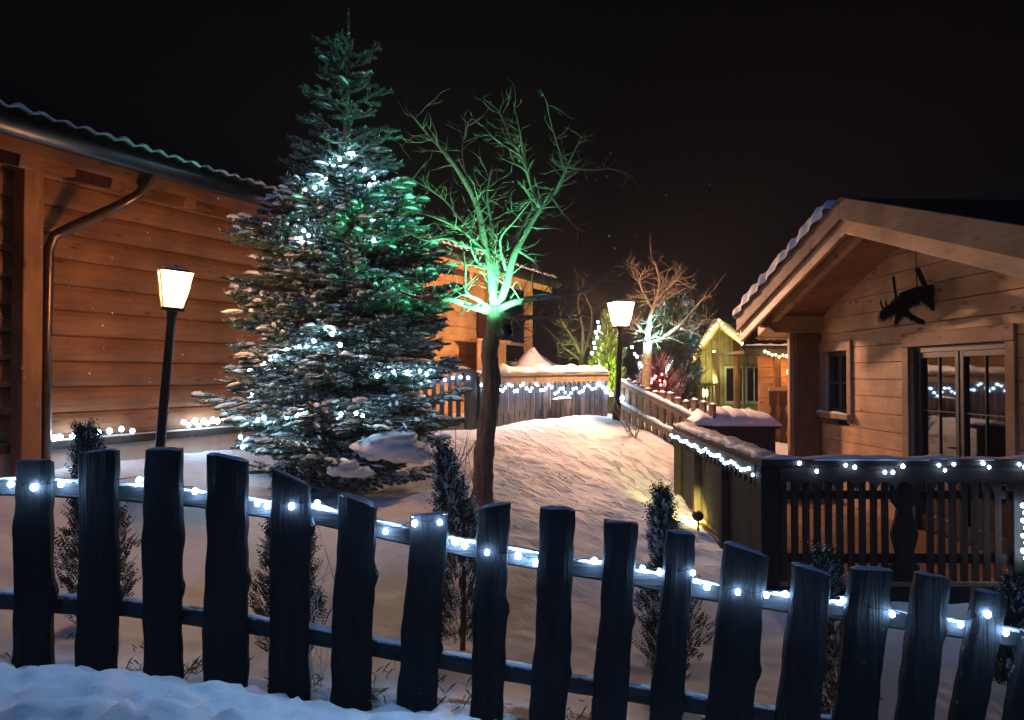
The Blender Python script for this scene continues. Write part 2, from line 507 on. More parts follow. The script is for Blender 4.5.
def build_ground():
    xs = np.concatenate([np.linspace(-160, -16, 14), np.linspace(-14, -4.2, 50), np.linspace(-4, 4.4, 230), np.linspace(4.6, 16, 50), np.linspace(18, 160, 14)])
    ys = np.concatenate([np.linspace(-60, -4, 8), np.linspace(-3, 2.2, 20), np.linspace(2.4, 16.5, 400), np.linspace(16.8, 36, 70), np.linspace(40, 260, 20)])
    X, Y = np.meshgrid(xs, ys)
    Z = np.zeros_like(X)
    for i in range(0, X.shape[0], 40):
        Z[i:i + 40] = ground_np(X[i:i + 40], Y[i:i + 40])
    soil = np.zeros_like(X); rip = np.zeros_like(X)
    for i in range(X.shape[0]):
        for j in range(X.shape[1]):
            x, y = X[i, j], Y[i, j]
            if -6 < x < 7 and 1 < y < 18:
                d = 0.05 * nz(x, y, 0.0, 0.9) + 0.022 * nz(x, y, 3.0, 3.1) + 0.010 * nz(x, y, 7.0, 9.0)
                # wind-combed ripples over the slope
                u, v = 0.36 * x - 0.93 * y, 0.93 * x + 0.36 * y
                k = max(0.0, min(1.0, (y - 6.0) / 2.5)) * max(0.0, min(1.0, (13.5 - y) / 2.5)) * max(0.0, min(1.0, (x + 1.1) / .9))
                rp = nz(u * 1.1, v * 6.5, 2.0) + 0.6 * nz(u * 2.4, v * 15.0, 5.0)
                d += k * (0.028 * rp - 0.05 * max(0.0, rp - 0.3))
                rip[i, j] = k
                # trampled, thick snow on the near side of the fence
                if y < 3.9:
                    d += 0.05 * nz(x, y, 9.0, 1.6) + 0.032 * nz(x, y, 4.0, 4.5) + 0.06 * abs(nz(x, y, 6.0, 8.0)) + .028 * nz(x, y, 5., 17.) - .06 * max(0, nz(x, y, 8., 5.) - .38)
                    d += .012 * math.exp(-((y - 3.45) / 0.22) ** 2) - .035
                Z[i, j] += d
                if 3.6 < y < 4.7:
                    soil[i, j] = max(0.0, 1 - abs(y - 3.98) / 0.5) * (0.75 + 0.25 * min(1, max(-1, (x + 1))))
            elif y > 40:
                Z[i, j] += (y - 40) * 0.004
    ny, nx = X.shape
    V = np.stack([X.ravel(), Y.ravel(), Z.ravel()], 1)
    idx = np.arange(nx * ny).reshape(ny, nx)
    Fq = np.stack([idx[:-1, :-1], idx[:-1, 1:], idx[1:, 1:], idx[1:, :-1]], -1).reshape(-1, 4)
    me = bpy.data.meshes.new('ground')
    me.from_pydata(V.tolist(), [], Fq.tolist())
    me.polygons.foreach_set('use_smooth', [True] * len(me.polygons))
    at = me.attributes.new('soil', 'FLOAT', 'POINT')
    at.data.foreach_set('value', soil.ravel().astype(np.float32))
    at = me.attributes.new('ripple', 'FLOAT', 'POINT')
    at.data.foreach_set('value', rip.ravel().astype(np.float32))
    me.materials.append(M['ground'])
    o = bpy.data.objects.new('ground', me); COL.objects.link(o)
    tag(o, 'snow covered garden slope', 'ground', kind='structure')

build_ground()

# ------------------------------------------------------------------ light strings
def light_string(name, pts, r, label, mat, group=None, wire=0.003, sag=0.02, mid=None, icicle=None, cat='light string'):
    """pts: bulb positions in order; one wire, every bulb a part of its own"""
    pts = [Vector(p) for p in pts]
    t = thing(name, pts[0], label, cat, group)
    w = MB()
    path = []
    for a, b in zip(pts[:-1], pts[1:]):
        a2, b2 = a + Vector((0, 0, r * 1.6)), b + Vector((0, 0, r * 1.6))
        path.append(a2)
        L = (b - a).length
        if L > 0.07: path.append(a2.lerp(b2, 0.5) - Vector((0, 0, min(sag, L * 0.12))))
    path.append(pts[-1] + Vector((0, 0, r * 1.6)))
    w.tube(path, wire, 5)
    w.build('wire', M['wire'], t, smooth=True)
    bm = MB(); bm.ball((0, 0, 0), 1.0, 10, 6)
    proto = None
    for i, p in enumerate(pts):
        if proto is None:
            proto = bm.build('bulb', mat, None, smooth=True)
            o = proto
        else:
            o = proto.copy(); COL.objects.link(o)
        o.parent = t
        o.location = p - world_of(t)
        s = r * (0.85 + 0.3 * rnd.random())
        o.scale = (s, s, s * 1.15)
    return t

# ------------------------------------------------------------------ front fence
def picket_mesh(xl, xr, ytl, ytr, ybot, tilt, Y, thick, seed):
    """rustic board: wavy waney edges, sawn slanting top"""
    rows = 34
    pl, pr = P(xl, ytl, Y), P(xr, ytr, Y)
    zb = P(0, ybot, Y).z
    rr = random.Random(seed)
    vs = []; m = MB()
    bul = rr.uniform(0.2, 0.85)
    for i in range(rows + 1):
        f = i / rows
        zl = zb + (pl.z - zb) * f; zr = zb + (pr.z - zb) * f
        sh = (1 - f) * tilt
        wl = 0.011 * nz(seed * 1.7, f * 3.0, 0.2) + 0.008 * nz(seed, f * 11, 4.2)
        wr = 0.012 * nz(seed * 2.3, f * 3.2, 7.7) + 0.008 * nz(seed, f * 12, 9.1)
        kn = 0.018 * math.exp(-((f - bul) / 0.035) ** 2)
        xl_, xr_ = pl.x + sh + wl - 0.006 * (1 - f), pr.x + sh + wr + kn + 0.006 * (1 - f)
        th = thick * (1 + 0.25 * nz(seed, f * 4, 3.3))
        c = 0.007
        nub = 0.006 * nz(seed, f * 9, 5.5)
        cr = 0.25
        xm = xl_ * (1 - cr) + xr_ * cr; xn = xl_ * cr + xr_ * (1 - cr)
        bow = 0.006
        ring = [(xl_ + c, Y - th / 2 + nub, zl), (xm, Y - th / 2 - bow + 0.003 * nz(seed, f * 6, 1.1), zl * (1 - cr) + zr * cr),
                (xn, Y - th / 2 - bow + 0.003 * nz(seed, f * 7, 2.1), zl * cr + zr * (1 - cr)), (xr_ - c, Y - th / 2 + nub, zr),
                (xr_, Y - th / 2 + c, zr), (xr_ - 0.004, Y + th / 2, zr), (xl_ + 0.004, Y + th / 2, zl), (xl_, Y - th / 2 + c, zl)]
        if i == rows:  # rough sawn top
            ring = [(x, y, z + 0.013 * nz(x * 30, y * 30, seed)) for x, y, z in ring]
        vs += ring
    k = 8
    fs = []
    for i in range(rows):
        for j in range(k):
            j2 = (j + 1) % k
            fs.append((i * k + j, i * k + j2, (i + 1) * k + j2, (i + 1) * k + j))
    fs.append(tuple(range(k - 1, -1, -1))); fs.append(tuple(range(rows * k, rows * k + k)))
    m.add(vs, fs)
    return m, pl, pr


FY = 3.70
PK = [(18, 54, 460, 461, 668, 0), (82, 119, 453, 449, 672, 0), (147, 183, 449, 449, 678, .0), (209, 250, 453, 460, 688, -.01), (274, 311, 469, 486, 692, -.01),
      (339, 378, 493, 506, 700, -.03), (411, 449, 515, 512, 706, -.06), (479, 511, 508, 503, 714, -.04), (541, 575, 507, 509, 722, -.05), (604, 637, 520, 523, 730, -.06),
      (666, 695, 530, 533, 738, -.09), (723, 766, 542, 556, 752, -.10), (790, 829, 562, 573, 760, -.09), (848, 889, 567, 568, 768, -.10), (913, 948, 571, 578, 778, -.13),
      (972, 1003, 588, 594, 788, -.19), (1018, 1056, 628, 634, 796, -.17), (1082, 1118, 640, 646, 806, -.16), (-48, -12, 458, 461, 664, 0)]
fence = thing('picket_fence', (P(490, 716, FY)), 'rustic fence of broad dark rough cut boards in the foreground with two rails', 'fence')
for i, (xl, xr, a, b, yb, tl) in enumerate(PK):
    m, pl, pr = picket_mesh(xl, xr, a, b, yb + 14, tl * 1.05, FY, 0.045, i + 1.37)
    pk = m.build('picket', M['picket'], fence)
    s = MB()
    s.snow_strip([pl + Vector((0.006, 0, -0.004)), pr + Vector((-0.006, 0, -0.004))], 0.046, 0.011 + 0.006 * ((i * 7) % 3) / 2, seed=i, step=0.015)
    s.build('snow_cap', M['snow'], pk, smooth=True)

def rail(pix, Y, h, name):
    pts = [P(x, y, Y) for x, y in pix]
    m = MB()
    path = []
    for a, b in zip(pts[:-1], pts[1:]):
        k = 8
        path += [a.lerp(b, i / k) for i in range(k)]
    path.append(pts[-1])
    rings = []
    prof = [(-.022, -h / 2 + .01), (-.012, -h / 2), (.012, -h / 2), (.022, -h / 2 + .01), (.022, h / 2 - .012), (.010, h / 2), (-.010, h / 2), (-.022, h / 2 - .012)]
    for p in path:
        e = 0.006 * nz(p.x, Y, h, 4.0)
        rings.append([(p.x, p.y + dy, p.z + dz + e) for dy, dz in prof])
    vs = [q for r in rings for q in r]
    fs = []
    for i in range(len(rings) - 1):
        for k in range(8):
            k2 = (k + 1) % 8
            fs.append((i * 8 + k, i * 8 + k2, (i + 1) * 8 + k2, (i + 1) * 8 + k))
    fs += [tuple(range(8)), tuple(range(len(vs) - 1, len(vs) - 9, -1))]
    m.add(vs, fs)
    r = m.build('rail', M['rail'], fence)
    s = MB()
    s.snow_strip([p + Vector((0, 0, h / 2 - .006)) for p in path], 0.040, 0.010, seed=h * 91, step=0.03, vary=.9)
    s.build('rail_snow', M['snow'], r, smooth=True)

rail([(-80, 484), (0, 486), (60, 487), (200, 498), (320, 516), (460, 546), (600, 570), (720, 592), (860, 613), (960, 627), (1130, 660)], FY + .052, 0.085, 'rail')
rail([(-80, 592), (0, 598), (130, 606), (250, 622), (390, 648), (540, 675), (660, 695), (800, 718), (1130, 775)], FY + .052, 0.085, 'rail')

def on_picket(px):
    return any(xl - 2 <= px <= xr + 2 for xl, xr, *_ in PK)
LB = [(-20, 484), (12, 484), (35, 487), (62, 484), (100, 490), (140, 480), (163, 493), (196, 491), (228, 500), (258, 503), (268, 506), (292, 506), (318, 503), (356, 520), (386, 531), (415, 523), (440, 522), (455, 541), (465, 545),
      (487, 552), (518, 555), (536, 562), (557, 562), (594, 560), (620, 568), (642, 568), (659, 571), (692, 572), (706, 586), (737, 591), (765, 594), (784, 593), (815, 604), (841, 599), (868, 610), (890, 613), (916, 622), (958, 623), (985, 613), (1003, 631), (1030, 640)]
lp = []
for px, py in LB:
    hidden = px in (100, 163, 228, 356, 557, 620, 815, 868, 916)
    if hidden: continue
    Yb = FY - 0.045 if on_picket(px) else FY - 0.005
    lp.append(P(px, py, Yb))
light_string('fence_lights', lp, 0.0122, 'string of cold white bulbs along the upper rail of the dark foreground fence', M['led'], group='white light strings', wire=0.0022)

# ------------------------------------------------------------------ left cabin
U = Vector((0.404, 0.914, 0)).normalized()
NL = Vector((0.914, -0.404, 0)).normalized()
W0 = Vector((-4.62, 8.0, 0))
def LW(t, n, zrel):
    p = W0 + U * t + NL * n
    return Vector((p.x, p.y, EYE + zrel))


def log_wall(m, t0, t1, z0, z1, pitch=0.26, n0=0.0):
    z = z0
    k = 0
    seg = max(2, int((t1 - t0) / 0.25))
    while z < z1:
        h = min(pitch, z1 - z)
        prof = [(0.0, 0.0), (.020, .012), (.034, .06), (.039, .13), (.034, .20), (.020, .248), (0.0, .26), (-.12, .26), (-.12, 0)]
        vs = []; fs = []
        for i in range(seg + 1):
            t = t0 + (t1 - t0) * i / seg
            wv = 0.006 * nz(t, z, k * 1.0, 1.3)
            for n_, q in prof:
                vs.append(LW(t, n0 + n_ + (wv if n_ > 0 else 0), z + q * h / 0.26 - 0.002))
        c = len(prof)
        for i in range(seg):
            for j in range(c):
                j2 = (j + 1) % c
                fs.append((i * c + j, (i + 1) * c + j, (i + 1) * c + j2, i * c + j2))
        fs += [tuple(range(c)), tuple(range((seg + 1) * c - 1, seg * c - 1, -1))]
        m.add(vs, fs)
        z += pitch; k += 1


def eave_roof(root, t0, t1, zt, nE=0.9, depth=6.0, pitch=0.27, gutter=True, mat='log', tail='logpost'):
    """mono slope seen from below: boards, tiles with a rippled lower edge, fascia, gutter"""
    m = MB()
    def R(t, n, dz): return LW(t, n, zt + (nE - n) * pitch + dz)
    m.hexa([R(t0, nE - .06, -.13), R(t1, nE - .06, -.13), R(t1, nE - depth, -.13), R(t0, nE - depth, -.13),
            R(t0, nE - .06, -.09), R(t1, nE - .06, -.09), R(t1, nE - depth, -.09), R(t0, nE - depth, -.09)])
    roof = m.build('roof', M['soffit' if mat == 'log' else mat], root)
    tl = MB()
    pw = 0.21
    nt = int((t1 - t0) / pw * 8)
    rows = [(nE + .07 - 0.36 * r) for r in range(int(depth / 0.36))]
    for r, nr in enumerate(rows):
        vs = []
        for i in range(nt + 1):
            t = t0 + (t1 - t0) * i / nt
            w = 0.017 * math.sin(2 * PI * t / pw) + 0.008 * math.sin(4 * PI * t / pw + .6)
            vs += [R(t, nr, -.055 + w), R(t, nr, -.02 + w + .014), R(t, nr - .40, -.02 + w - .02)]
        fs = []
        for i in range(nt):
            a, b = i * 3, i * 3 + 3
            fs += [(a, b, b + 1, a + 1), (a + 1, b + 1, b + 2, a + 2)]
        tl.add(vs, fs)
    tl.build('roof_tiles', M['tile'], roof, smooth=False)
    sn = MB()
    pts = [R(t0 + (t1 - t0) * i / nt, nE + .035, 0.012 + 0.017 * math.sin(2 * PI * (t0 + (t1 - t0) * i / nt) / pw)) for i in range(nt + 1)]
    sn.snow_strip(pts, 0.10, 0.02, seed=t0 + 3, step=0.05, vary=0.9)
    sn.build('roof_snow', M['snow'], roof, smooth=True)
    f = MB()
    f.hexa([R(t0, nE - .055, -.36), R(t1, nE - .055, -.36), R(t1, nE - .10, -.36), R(t0, nE - .10, -.36),
            R(t0, nE - .055, -.13), R(t1, nE - .055, -.13), R(t1, nE - .10, -.13), R(t0, nE - .10, -.13)])
    f.build('fascia', M[mat], root, bevel=0.006)
    if gutter:
        g = MB()
        n = 9
        vs = []; fs = []
        K = max(2, int((t1 - t0) / .5))
        for i in range(K + 1):
            t = t0 + (t1 - t0) * i / K
            for k in range(n):
                a = PI + PI * k / (n - 1)
                vs.append(R(t, nE + .05 + .12 * math.cos(a), -.065 + .17 * math.sin(a)))
            for k in range(n):
                a = 2 * PI - PI * k / (n - 1)
                vs.append(R(t, nE + .05 + .113 * math.cos(a), -.062 + .162 * math.sin(a)))
        c = 2 * n
        for i in range(K):
            for k in range(c):
                k2 = (k + 1) % c
                fs.append((i * c + k, i * c + k2, (i + 1) * c + k2, (i + 1) * c + k))
        fs += [tuple(range(c)), tuple(range(K * c + c - 1, K * c - 1, -1))]
        g.add(vs, fs)
        g.build('gutter', M['metal'], root, smooth=True)
    t = t0 + .35
    while t < t1 - .2:
        b = MB()
        c = R(t, 0, -.36); d = R(t, nE - .16, -.36)
        b.beam(c + NL * -.1, d, .15, .22)
        b.build('rafter_tail', M[tail], root, bevel=0.012)
        t += 0.93
    return R


cab = thing('log_cabin', LW(1, 0, -.7), 'log cabin on the left with dark gutter and downpipe behind the leaning lamp', 'cabin')
w = MB(); log_wall(w, -3.6, 4.9, -.64, 2.42); w.build('wall', M['log'], cab, smooth=False)
w = MB()
w.hexa([LW(-3.6, .05, -1.5), LW(4.9, .05, -1.5), LW(4.9, -.12, -1.5), LW(-3.6, -.12, -1.5), LW(-3.6, .05, -.643), LW(4.9, .05, -.643), LW(4.9, -.12, -.643), LW(-3.6, -.12, -.643)])
w.build('foundation', M['plaster'], cab)
w = MB(); w.hexa([LW(-3.6, .10, -.74), LW(4.9, .10, -.74), LW(4.9, .052, -.74), LW(-3.6, .052, -.74), LW(-3.6, .10, -.66), LW(4.9, .10, -.66), LW(4.9, .052, -.66), LW(-3.6, .052, -.66)])
w.build('base_board', M['brownx'], cab)
RL = eave_roof(cab, -3.9, 5.1, 2.24)
w = MB(); w.beam(LW(-.37, .18, -1.2), LW(-.37, .18, 2.1), .17, .2, up=U); w.build('corner_post', M['logpost'], cab, bevel=0.012)
w = MB()
# purlin under the rafter tails
w.beam(LW(-3.6, .14, 2.08), LW(5.0, .14, 2.08), .16, .18)
w.build('wall_plate', M['log'], cab, bevel=0.012)
dp = MB()
dtop = LW(.38, .97, 2.10)
dpts = [dtop, LW(.36, .95, 1.98), LW(.30, .88, 1.80), LW(.20, .72, 1.68), LW(-.03, .28, 1.44), LW(-.12, .20, 1.36), LW(-.15, .17, 1.22), LW(-.16, .165, .3), LW(-.16, .165, -.95)]
dp.tube(dpts, .052, 14)
dpo = dp.build('downpipe', M['copper'], cab, smooth=True)
for z in (1.05, -.1):
    c = MB(); c.lathe(LW(-.16, .165, z), [(.053, -.02), (.061, -.02), (.061, .02), (.053, .02)], 14); c.build('pipe_clamp', M['metal'], dpo)
# lights along the foot of the wall
lp = []
for i, (px, py) in enumerate([(45, 440), (55, 438), (61, 437), (73, 436), (80, 436), (86, 435), (99, 432), (110, 431), (122, 429), (133, 431)]):
    X = (px - CX) / F
    t = (W0.y * X - W0.x + .16 * (-.404 * X - .914)) / (U.x - X * U.y)
    p = LW(t, .16, 0); lp.append(P(px, py, p.y))
light_string('cabin_foot_lights', lp, 0.026, 'string of white bulbs along the foot of the log cabin wall beside the downpipe', M['ledfar'], group='white light strings', wire=0.004)
lp = []
for i, (px, py) in enumerate([(184, 422), (189, 425), (195, 421), (199, 426), (204, 421), (208, 423), (213, 420), (218, 421), (224, 420), (230, 421)]):
    X = (px - CX) / F
    t = (W0.y * X - W0.x + .16 * (-.404 * X - .914)) / (U.x - X * U.y)
    p = LW(t, .16, 0); lp.append(P(px, py, p.y))
light_string('cabin_foot_lights', lp, 0.028, 'dense bundle of white bulbs at the cabin foot between the leaning lamp and the spruce', M['ledfar'], group='white light strings', wire=0.004)

# ------------------------------------------------------------------ lamps
def lantern(root, c, s, glow, ax, col, watts):
    """four sided lantern wider at the top; c = bottom of the lantern, ax = lamp axis matrix"""
    c = Vector(c)
    def Q(x, y, z): return c + ax @ Vector((x * s, y * s, z * s))
    def sq(h, z): return [Q(-h, -h, z), Q(h, -h, z), Q(h, h, z), Q(-h, h, z)]
    g = MB(); g.hexa(sq(.085, .02) + sq(.15, .36)); g.build('lantern_glass', glow, root)
    b = MB(); b.ball(Q(0, 0, .19), .055 * s, 12, 8, 1, 1, 1.35); b.build('bulb', M['lampbulb'], root, smooth=True)
    l = bpy.data.lights.new('lamp_light', 'POINT'); l.color = col; l.energy = watts; l.shadow_soft_size = .075 * s
    lo = bpy.data.objects.new('lamp_light', l); COL.objects.link(lo); lo.parent = root; lo.location = Q(0, 0, .19) - world_of(root)
    f = MB()
    for sx, sy in ((-1, -1), (1, -1), (1, 1), (-1, 1)):
        f.tube([Q(.091 * sx, .091 * sy, .0), Q(.158 * sx, .158 * sy, .37)], .006 * s, 4)
    f.hexa(sq(.10, -.02) + sq(.10, .014))
    f.build('lantern_frame', M['black'], root)
    r = MB()
    r.hexa(sq(.172, .362) + sq(.168, .372))
    r.hexa(sq(.13, .374) + sq(.03, .405))
    r.lathe(Q(0, 0, .405), [(.012 * s, 0), (.018 * s, .012 * s), (.006 * s, .03 * s), (.002, .04 * s)], 8)
    rr = r.build('lantern_roof', M['black'], root)
    sn = MB(); sn.ball(Q(0, 0, .385), .13 * s, 12, 6, 1, 1, .22, .25, 3)
    sn.build('snow_cap', M['snow'], rr, smooth=True)

base = P(156, 500, 7.2); base.z = gz(base.x, base.y) - .05
top = P(172, 309, 7.2)
lamp = thing('street_lamp', base, 'leaning black lamp post with glowing lantern in front of the log cabin', 'lamp', 'garden street lamps')
ax = (top - base).to_track_quat('Z', 'Y').to_matrix()
m = MB(); m.tube([base, base.lerp(top, .12), base.lerp(top, .13), base.lerp(top, .5), base.lerp(top, .95), top], [.06, .058, .045, .043, .038, .05], 12)
m.build('post', M['black'], lamp, smooth=True)
axz = Matrix.Rotation(0.5, 3, 'Z')
lantern(lamp, top, .92, M['lampwarm'], ax @ axz, (1.0, .46, .19), 215)

LB_Y = 13.6
base = P(616, 416, LB_Y); base.z = gz(base.x, base.y) - .05
top = P(621, 327, LB_Y)
lamp2 = thing('street_lamp', base, 'tall lamp post with blazing lantern at the far end of the snowy slope', 'lamp', 'garden street lamps')
m = MB(); m.tube([base, base.lerp(top, .2), base.lerp(top, .21), base.lerp(top, .95), top], [.07, .066, .05, .042, .055], 12)
m.build('post', M['black'], lamp2, smooth=True)
lantern(lamp2, top, 1.14, M['lampback'], Matrix.Rotation(0.3, 3, 'Z'), (1.0, .52, .31), 2050)

# ------------------------------------------------------------------ spruce
def spruce():
    rr = random.Random(5)
    bx, by = P(341, 480, 9.0).x, 9.0
    bz = gz(bx, by) - .05
    topz = P(347, 6, 9.0).z
    t = thing('spruce_tree', (bx, by, bz), 'tall frosted spruce wound with white lights between lamp and bare tree', 'tree')
    tr = MB(); tr.tube([(bx, by, bz), (bx + .01, by, bz + 1.5), (bx + .04, by, bz + 3.6), (bx + .07, by, topz - .5), (bx + .07, by, topz)], [.11, .09, .05, .016, .008], 9)
    tr.build('trunk', M['bark'], t, smooth=True)
    H = topz - bz
    def Rz(z):
        py = CY - (z - EYE) * F / 9.0
        xs = [5, 40, 70, 100, 150, 190, 230, 280, 330, 400, 440, 475, 490]
        rs = [.05, .13, .27, .47, .57, .74, 1.12, 1.20, 1.30, 1.36, 1.22, .9, .75]
        return float(np.interp(py, xs, rs))
    core_v, core_f, core_m = [], [], []
    nv, nf, nm = [], [], []
    crown = MB()
    def needles(p0, p1, dens, ln, wd):
        d = p1 - p0; L = d.length
        if L < .01: return
        d.normalize()
        a = d.orthogonal().normalized(); b = d.cross(a)
        k = int(L * dens * 1.15)
        for i in range(k):
            f = rr.random()
            th = rr.random() * 2 * PI
            rad = a * math.cos(th) + b * math.sin(th)
            c = p0 + d * (L * f)
            l = ln * (0.7 + .5 * rr.random())
            tip = c + rad * l * .85 + d * l * .75
            sd = d.cross(rad).normalized() * (wd * .5)
            o = len(nv)
            nv.extend([c - sd + rad * .004, c + sd + rad * .004, tip + sd * .5, tip - sd * .5])
            nf.append((o, o + 1, o + 2, o + 3))
            nm.append(2 if (rad.z > -.1 and rr.random() < .22 + .40 * max(0, rad.z)) else 1)
    pads = MB()
    def branch(z, az, R, el, droop, dens):
        o = Vector((bx + .04 * (z - bz) / H, by, z))
        hd = Vector((math.cos(az), math.sin(az), 0))
        sd = Vector((-math.sin(az), math.cos(az), 0))
        K = 7
        pts = []
        for i in range(K + 1):
            f = i / K
            pts.append(o + hd * (R * f * math.cos(el)) + Vector((0, 0, R * (math.sin(el) * f - droop * f * (1 - f) * 1.2 + .12 * droop * f * f))) + sd * (.05 * R * math.sin(f * 3 + az * 5)))
        crown.tube(pts, [.022 * (1 - .75 * i / K) * (0.5 + R * .5) for i in range(K + 1)], 4, mi=0)
        needles(pts[K // 2], pts[K - 1], dens * .6, .04, .010)
        needles(pts[K - 2], pts[K], dens, .035, .010)
        # side twigs
        nt = int(2 + R * 4) if z > bz + .62 * H else int(4 + R * 10)
        for j in range(nt):
            f = .22 + .74 * (j + rr.random() * .5) / nt
            i = min(K - 1, int(f * K)); c = pts[i].lerp(pts[i + 1], f * K - i)
            side = 1 if j % 2 else -1
            ln = (.16 + .34 * R * (1 - f) ** .8 * .9) * (.75 + .5 * rr.random())
            ln = min(ln, .5) if z < bz + .62 * H else min(.30, ln * .9 + .05)
            dr = (hd * (.75 + .3 * rr.random()) + sd * side * (.85) + Vector((0, 0, rr.uniform(-.24, .12) + math.sin(el) * .55))).normalized()
            e = c + dr * ln
            mid = c.lerp(e, .5) + Vector((0, 0, -.02))
            crown.tube([c, mid, e], [.012, .017, .013], 5, mi=0)
            if rr.random() < (.55 if z < bz + .66 * H else .10):
                u_ = Vector((0, 0, .020)); a_ = c.lerp(e, rr.uniform(.15, .45)); w_ = rr.uniform(.012, .024)
                crown.tube([a_ + u_ * .6, a_.lerp(e, .35) + u_ * 1.1, a_.lerp(e, .75) + u_, e + u_ * .5], [w_ * .5, w_, w_ * 1.1, w_ * .6], 6, mi=3)
            needles(c, mid, dens, .034, .010); needles(mid, e, dens * 1.1, .034, .010)
            if ln > .24:
                for q in (-1, 1):
                    c2 = c.lerp(e, .45 + .2 * rr.random())
                    d2 = (dr + dr.cross(Vector((0, 0, 1))) * q * .9 + Vector((0, 0, rr.uniform(-.2, .2)))).normalized()
                    e2 = c2 + d2 * ln * .42
                    crown.tube([c2, e2], [.013, .012], 5, mi=0)
                    needles(c2, e2, dens, .032, .010)
        if R > .75 and z < bz + .60 * H and rr.random() < .40:
            f = rr.uniform(.55, .9); i = int(f * K)
            for q in range(3):
                pads.ball(pts[min(K, i + q % 2)] + Vector((rr.uniform(-.08, .08), rr.uniform(-.08, .08), .03)), rr.uniform(.028, .055), 10, 6, 1.3, 1.1, .5, 1.1, rr.random() * 40)
    z = bz + .36
    while z < topz - .62:
        f = (z - bz) / H
        R0 = Rz(z)
        n = int(4 + 8 * min(1, R0 * .9)) if f < .6 else int(4 + 2.2 * R0)
        a0 = rr.random() * 6.28
        for i in range(n):
            az = a0 + 2 * PI * i / n + rr.uniform(-.2, .2)
            k_ = rr.uniform(.70, 1.10); R = R0 * k_
            el = np.interp(f, [0, .35, .6, .8, 1], [-.10, .02, .22, .55, .85]) + rr.uniform(-.08, .08)
            for _ in range(4): R = .5 * R + .5 * Rz(z + R * math.tan(el)) * k_
            Rr = R / max(.5, math.cos(el))
            branch(z + rr.uniform(-.07, .07), az, Rr, el, np.interp(f, [0, .5, .8], [.34, .2, 0]), 230 if f > .3 else 200)
        if f < .66:
            for i in range(n):
                az = a0 + 2 * PI * (i + .5) / n + rr.uniform(-.3, .3)
                branch(z + rr.uniform(.07, .17), az, R0 * rr.uniform(.5, .92), np.interp(f, [0, .35, .66], [-.14, -.02, .2]) + rr.uniform(-.12, .08), .28, 200)
        z += np.interp(f, [0, .4, .6, .66, .8, 1], [.26, .245, .22, .24, .31, .34])
    # leader shoots
    for i in range(5):
        az = i * 1.26 + .3
        zz = topz - .72 + .05 * (i % 2)
        branch(zz, az, .36, .80 + .1 * (i % 3), 0, 260)
    needles(Vector((bx + .07, by, topz - .7)), Vector((bx + .07, by, topz)), 130, .022, .008)
    crown.add(nv, nf, 1)
    crown.mi[-len(nf):] = nm
    crown.build('crown', [M['shoot'], M['needle'], M['frost'], M['snow']], t)
    tag(pads.build('branch_snow', M['snow'], t, smooth=True), kind='stuff')
    for (px, py, s, sx, sz) in ((392, 446, .24, 1.35, .80), (346, 468, .14, 1.0, .8)):
        q = MB(); c = P(px, py, 8.05 if px > 360 else 7.95)
        q.ball(c, s, 22, 14, sx, 1.0, sz * .75, .55, 2)
        q.ball(c + Vector((s * .9, .1, -s * .35)), s * .75, 18, 12, 1.3, 1, .5, .5, 8)
        q.ball(c + Vector((-s * .75, .05, -s * .3)), s * .55, 18, 12, 1.1, 1, .55, .5, 15)
        q.build('snow_clump', M['snow'], t, smooth=True)
    def surf(px, py):
        z = P(px, py, 9.0).z
        R = Rz(z) * .80
        X = (px - CX) / F * 8.4 - bx
        dy = math.sqrt(max(.01, R * R - X * X))
        return P(px, py, 9.0 - dy)
    chain1 = [(349, 152), (339, 158), (333, 166), (326, 178), (321, 182), (314, 187), (304, 190)]
    chain1b = [(352, 153), (364, 169), (373, 177), (369, 184), (375, 193), (377, 205), (372, 218), (373, 240)]
    chain2 = [(303, 230), (308, 235), (300, 238)]
    chain3 = [(326, 328), (332, 334), (314, 341), (340, 345), (299, 347), (286, 349), (276, 355), (270, 360), (264, 361), (254, 364), (250, 370), (247, 391), (252, 393), (241, 437), (243, 447)]
    chain4 = [(258, 420), (264, 418), (287, 417), (292, 413), (297, 415), (303, 412), (341, 414), (356, 413), (363, 416)]
    chain5 = [(377, 376), (388, 368), (393, 371), (408, 372), (420, 371), (427, 374), (433, 372)]
    labs = ['short run of white bulbs down the upper left of the spruce crown', 'run of white bulbs down the upper right of the spruce crown', None,
            'long run of white bulbs sloping to the lower left edge of the spruce', 'low run of white bulbs near the foot of the spruce crown', 'run of white bulbs on the lower right side of the spruce']
    for ch, lb in zip([chain1 + chain2, chain1b, None, chain3, chain4, chain5], labs):
        if ch: light_string('spruce_lights', [surf(*q) for q in ch], .017, lb, M['ledtree'], group='light runs on the spruce', wire=.003)

spruce()

# ------------------------------------------------------------------ bare trees
def smooth_path(pts, k=4):
    pts = [Vector(p) for p in pts]
    out = []
    for i in range(len(pts) - 1):
        p0 = pts[max(0, i - 1)]; p1 = pts[i]; p2 = pts[i + 1]; p3 = pts[min(len(pts) - 1, i + 2)]
        for j in range(k):
            t = j / k
            out.append(0.5 * ((2 * p1) + (p2 - p0) * t + (2 * p0 - 5 * p1 + 4 * p2 - p3) * t * t + (3 * p1 - p0 - 3 * p2 + p3) * t ** 3))
    out.append(pts[-1])
    return out


